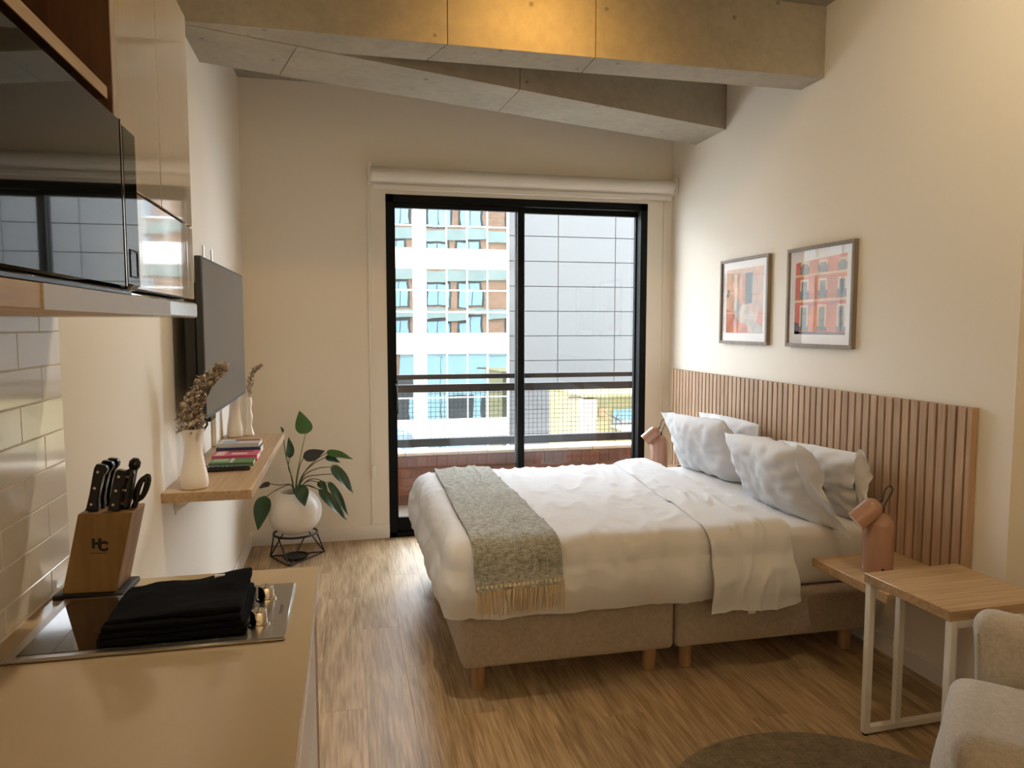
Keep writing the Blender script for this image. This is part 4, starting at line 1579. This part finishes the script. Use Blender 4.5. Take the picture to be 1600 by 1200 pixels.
# ------------------------------------------------------------------ ceiling spotlights above the frame; left-wall and back-wall ones are added fill
for k, (lx, ly, wat, ang, blend, dr_, lc) in enumerate(LAMPS):
    lo = thing('ceiling_or_fill_spotlight', ('white ceiling spotlight close to the nearer concrete beam', 'white ceiling spotlight above the armchair',
                                     'white ceiling spotlight above the kitchen aisle', 'unseen white fill spotlight added to brighten the wall beside the splashback', 'unseen white fill spotlight added to wash the back wall on the kitchen side',
                                     'unseen white fill spotlight added to wash the middle of the back wall', 'unseen white fill spotlight added to wash the back wall on the alcove side')[k], 'lamp', (lx, ly, CZ))
    MB().lathe([(.045, -.02), (.045, 0)], 24, org=(lx, ly, CZ)).build('canopy', M['white'], lo)
    MB().lathe([(.034, -.085), (.036, -.085), (.036, -.02), (0, -.02)], 24, org=(lx, ly, CZ)).build('shade', M['white'], lo)
    MB().lathe([(0, -.060), (.034, -.060)], 20, org=(lx, ly, CZ)).build('lens', M['bulb'], lo)
    ld = bpy.data.lights.new('spot', 'SPOT')
    ld.energy = wat
    ld.color = lc
    ld.spot_size = R(ang)
    ld.spot_blend = blend
    ld.shadow_soft_size = .03
    l_ = bpy.data.objects.new('spot_light', ld)
    C.objects.link(l_)
    l_.parent = lo
    l_.location = (0, 0, -.09)
    l_.rotation_euler = Vector(dr_).to_track_quat('-Z', 'Y').to_euler()

# ------------------------------------------------------------------ balcony
bs = struct(MB().b(-1.6, 3.6, D + .23, 6.46, -.25, -.02), 'balcony_floor', M['slab'])
pp = thing('balcony_parapet', 'low red brick balcony wall with a soldier course and pale coping', 'parapet', (1.2, 6.32, -.02))
PX0, PX1, PY = -.2, 3.1, 6.205
MB().b(PX0, PX1, PY + .008, PY + .20, -.02, .40).build('mortar_core', M['mortar'], pp)
loc0 = Vector((1.2, 6.32, -.02))
sb = [MB().b(.003, .083, 0, .03, .003, .112, .003).mesh('brick', M[k], smooth=0) for k in ('brick', 'brick2')]
rnd = random.Random(2)
x = PX0
while x < PX1 - .05:
    inst(sb[rnd.random() > .55], 'brick', pp, Vector((x, PY + rnd.uniform(-.002, .002), .287)) - loc0)
    x += .086
stb = [MB().b(.004, .236, 0, .03, .003, .073, .003).mesh('brick', M[k], smooth=0) for k in ('brick', 'brick2')]
for r_ in range(4):
    x = PX0 + (.12 if r_ % 2 else 0)
    while x < PX1 - .2:
        inst(stb[rnd.random() > .7], 'brick', pp, Vector((x, PY + rnd.uniform(-.002, .002), .211 - r_ * .0765)) - loc0)
        x += .24
x = PX0
while x < PX1:
    w_ = rnd.uniform(.20, .26)
    MB().b(x + .002, min(x + w_, PX1) - .002, PY - .012, PY + .215, .400, .424, .004).build('coping_stone', M['capst'], pp)
    x += w_

rl = thing('balcony_railing', 'charcoal steel balcony railing with wire mesh infill above the brick wall', 'railing', (1.2, 6.26, .42))
RY = 6.25
RX0, RX1 = -.2, 2.62
for (a, b, hw) in ((1.046, 1.088, .02), (.936, 1.002, .024), (.468, .538, .024)):
    MB().b(RX0, RX1, RY - hw, RY + hw, a, b, .004).build('rail', M['rail'], rl)
for xx in (RX0 + .1, RX1):
    MB().b(xx - .022, xx + .022, RY - .02, RY + .02, .424, 1.05, .003).build('post', M['rail'], rl)
ms = MB()
x = RX0
while x < RX1:
    ms.b(x - .0015, x + .0015, RY - .0015, RY + .0015, .53, .945)
    x += .0392
z = .53
while z < .94:
    ms.b(RX0, RX1, RY - .0035, RY - .0005, z - .0015, z + .0015)
    z += .0392
tag(ms.build('wire_mesh', M['rail'], rl, smooth=0), kind='stuff')

# ------------------------------------------------------------------ the street side
gd = MB().b(-60, 60, 5.4, 70, -9.2, -9).build('street_ground', M['ground'])
tag(gd, kind='structure')

WY = 30.0
wbx = thing('office_building', 'white rendered building with tall gridded windows across the street', 'building', (-6, WY, -9))
GX1 = 6.64
GW, CW = 3.42, .50
rows = [(4.60, 6.90), (1.18, 3.82), (-2.37, .37), (-6.0, -3.07)]
x_left = GX1 - 8 * (GW + CW)
wal = MB()
ztop = 8.4
edges = [ztop] + [e for r_ in rows for e in (r_[1], r_[0])] + [-9]
for k in range(0, len(edges) - 1, 2):
    wal.b(x_left, GX1 + .02, WY, WY + .5, edges[k + 1], edges[k])
for g_ in range(9):
    xr = GX1 - g_ * (GW + CW)
    xcol = xr - GW - CW
    if g_ < 8:
        wal.b(xcol, xr - GW, WY - .02, WY + .44, -9, ztop - .01)
wal.b(GX1 - .03, GX1 + .02, WY - .02, WY + .44, -9, ztop - .01)
wal.b(x_left, GX1 + .02, WY + .45, WY + 6, -9, ztop)
wal.b(GX1 - GW - .01, GX1, WY - .03, WY, .52 + 3.42, .56 + 3.42)
wal.build('rendered_wall', M['wbuild'], wbx, smooth=0)
far = MB()
farm = MB()
rnd = random.Random(11)
gmesh = {}
for g_ in range(8):
    xr = GX1 - g_ * (GW + CW) - (.03 if g_ == 0 else 0)
    xl = GX1 - g_ * (GW + CW) - GW
    for ri, (z0_, z1_) in enumerate(rows):
        nc_, nr_ = 4, 3
        if ri == 0:
            zs = [4.60, 5.53, 6.46, 6.90]
        else:
            zs = [z0_ + (z1_ - z0_) * k / 3 for k in range(4)]
        xs = [xl + (xr - xl) * k / 4 for k in range(5)]
        tgt = farm if g_ > 1 else MB()
        hw = .028
        for xx in xs:
            tgt.b(xx - hw, xx + hw, WY + .06, WY + .16, z0_, z1_)
        for zz_ in zs:
            tgt.b(xl, xr, WY + .06, WY + .16, zz_ - hw, zz_ + hw)
        if g_ <= 1:
            win = tgt.build('window', M['wmull'], wbx, smooth=0)
        for a in range(4):
            for c in range(3):
                w_, h_ = xs[a + 1] - xs[a], zs[c + 1] - zs[c]
                cx, cz = (xs[a] + xs[a + 1]) / 2, (zs[c] + zs[c + 1]) / 2
                if g_ <= 1:
                    key = (round(w_, 2), round(h_, 2))
                    if key not in gmesh:
                        gmesh[key] = MB().b(-w_ / 2, w_ / 2, 0, .02, -h_ / 2, h_ / 2).mesh('pane', M['mglass'], smooth=0)
                    inst(gmesh[key], 'pane', win, Vector((cx, WY + .12, cz)) - Vector((-6, WY, -9)), (R(rnd.gauss(0, .10)), 0, R(rnd.gauss(0, .12))))
                else:
                    far.b(cx - w_ / 2, cx + w_ / 2, WY + .12, WY + .14, cz - h_ / 2, cz + h_ / 2)
tag(farm.build('window_frames', M['wmull'], wbx, smooth=0), kind='stuff')
tag(far.build('window_panes', M['mglass'], wbx, smooth=0), kind='stuff')

gb = thing('clad_building', 'grey panel-clad windowless building beside the white one', 'building', (12, WY + .3, -9))
gx0 = GX1 + .03
MB().b(gx0, gx0 + 16, WY + .36, WY + 6, -9, 9.4).build('core', M['gap'], gb)
xs = [gx0, gx0 + .0 + (6.30 - 6.30) + 0.001, 8.86, 11.42, 13.98, 16.54, 19.1, 21.66]
xs = [gx0, 8.86, 11.42, 13.98, 16.54, 19.1, 21.66]
pmesh = {}
zt = 5.246 + 1.045 * 3
for r_ in range(17):
    z1_ = zt - r_ * 1.045
    z0_ = max(z1_ - 1.045, -9)
    for a in range(len(xs) - 1):
        w_, h_ = xs[a + 1] - xs[a], z1_ - z0_
        key = (round(w_, 2), round(h_, 2))
        if key not in pmesh:
            pmesh[key] = MB().b(.016, w_ - .016, 0, .06, .016, h_ - .016, .006).mesh('panel', M['panel'], smooth=0)
        inst(pmesh[key], 'panel', gb, Vector((xs[a], WY + .30, z0_)) - Vector((12, WY + .3, -9)))

yb_ = thing('cream_building', 'low cream-yellow building with a pale pillar beyond the railing', 'building', (8.6, 22, -9))
A = at(912, 617, 22)
B_ = at(1100, 640, 22)
MB().b(A.x + .0, A.x + 8, 22.15, 26, -9, A.z - .05).build('wall', M['cream'], yb_)
MB().b(A.x - .05, A.x + .42, 21.9, 22.3, -9, A.z - .12, .02).build('pillar', M['creamw'], yb_)
MB().b(A.x - .10, A.x + 8.1, 21.85, 26.1, A.z - .07, A.z + .02, .02).build('roof_edge', M['cream'], yb_)
W1 = at(955, 640, 22)
MB().b(W1.x, W1.x + 3, 21.0, 22.16, W1.z - .55, W1.z - .50).build('canopy', M['wmull'], yb_)
MB().b(W1.x + .1, W1.x + 2.5, 22.10, 22.17, W1.z - .45, W1.z + .0).build('window', M['mglass'], yb_)
MB().b(A.x + .55, A.x + .80, 22.08, 22.16, A.z - .72, A.z - .45).build('vent_box', M['legwood'], yb_)
sg_ = at(896, 621, 22)
MB().b(sg_.x - .18, A.x + .0, 21.95, 22.0, sg_.z - .03, sg_.z + .04).build('wall_spout', M['twig'], yb_)

sp_ = at(962, 720, 15)
sap = thing('street_sapling', 'thin bare sapling in front of the cream building', 'tree', (sp_.x, 15, -9))
T = at(962, 652, 15)
MB().tube([(sp_.x, 15, -9), (sp_.x - .02, 15, sp_.z), (T.x, 15, T.z)], [.06, .022, .014], 7).build('trunk', M['twig'], sap)
for (dx, dz) in ((-.30, .16), (.16, -.05), (-.14, .10), (.10, .2)):
    MB().tube([(T.x, 15, T.z - .03), (T.x + dx * .6, 15, T.z + dz * .4), (T.x + dx, 15, T.z + dz)], [.012, .008, .004], 6).build('branch', M['twig'], sap)
for (dx, dz) in ((.10, -.12), (.14, -.22)):
    MB().tube([(T.x, 15, T.z - .03), (T.x + dx, 15, T.z + dz * .5), (T.x + dx * .7, 15, T.z + dz * 1.6)], [.01, .008, .004], 6).build('branch', M['twig'], sap)

tp = at(625, 690, 20)
tarp = thing('tarpaulin_heap', 'blue and white tarpaulin heap seen low through the mesh at the left', 'tarpaulin', (tp.x, 20, tp.z - .6))


def tarpd(p, n):
    return p + n * (.16 * nz(p, 2.2, 3) + .06 * nz(p, 6, 4))


MB().sbox(-.75, .30, -.4, .4, -.4, .95, .35, (12, 8, 12), tarpd).build('blue_sheet', M['tarp'], tarp, local=True)
MB().sbox(-.9, .10, -.46, .3, .1, .55, .2, (12, 8, 8), tarpd).build('white_sheet', M['tarpw'], tarp, local=True)
tagbase = MB().b(-3.5, .9, -.5, 1.2, -9 - (tp.z - .6), -.40).build('flat_roof', M['wbuild'], tarp, local=True)

# our own brick front, seen only as a reflection in the glazing opposite
fa = thing('exterior_brick_front', 'brick front of this building, seen mirrored in the windows opposite', 'building', (6, 5.42, -9))
fm_ = MB()
FY0, FY1 = 5.421, 5.55
fm_.b(-26, 0.0, FY0, FY1, -9, 17).b(2.45, 34, FY0, FY1, -9, 17).b(0, 2.45, FY0, FY1, 2.45, 17).b(0, 2.45, FY0, FY1, -9, -.26)
fm_.build('brick_wall', M['fbrick'], fa, smooth=0)
bands = MB()
for zz_ in (14.1, 11.2, 8.25, 5.35):
    bands.b(-26, 34, FY1, FY1 + .22, zz_ - .42, zz_ + .28)
bands.b(3.2, 34, FY1, FY1 + .22, 2.03, 2.73).b(-26, -1.7, FY1, FY1 + .22, 2.03, 2.73)
bands.b(3.65, 34, FY1, FY1 + .22, -.7, -.1)
bands.build('floor_band', M['fband'], fa, smooth=0)
lowb = MB().b(3.65, 34, FY1, FY1 + .12, -9, -.7).build('lower_storey', M['fblue'], fa, smooth=0)
wins = [(3.4, 4.55), (6.0, 7.55), (8.35, 9.95), (12.0, 13.4), (15.3, 16.9), (18.4, 20), (-4.2, -2.6), (-7.4, -5.8), (-11, -9.4)]
for (xa, xb) in wins:
    for zz_ in (-.45, 2.45, 5.35, 8.25, 11.2):
        z0_ = zz_ + .55
        dk = MB().b(xa - .16, xb + .16, FY1, FY1 + .02, z0_ - .1, z0_ + 1.98).build('window_reveal', M['fdark'], fa, smooth=0)
        xm = (xa + xb) / 2
        MB().b(xa, xm - .03, FY1 + .02, FY1 + .04, z0_, z0_ + 1.75).b(xm + .03, xb, FY1 + .02, FY1 + .04, z0_, z0_ + 1.75).build('window_pane', M['fwin'], dk, smooth=0)
for (xa, xb, z0_, z1_) in ((7.4, 9.4, -5.6, -3.8), (10.0, 10.9, -5.6, -3.9), (3.5, 4.9, -5.4, -2.6), (11.2, 13, -5.6, -3.4)):
    MB().b(xa, xb, FY1 + .12, FY1 + .14, z0_, z1_).build('dark_opening', M['fdark'], fa, smooth=0)
bpy.context.view_layer.update()
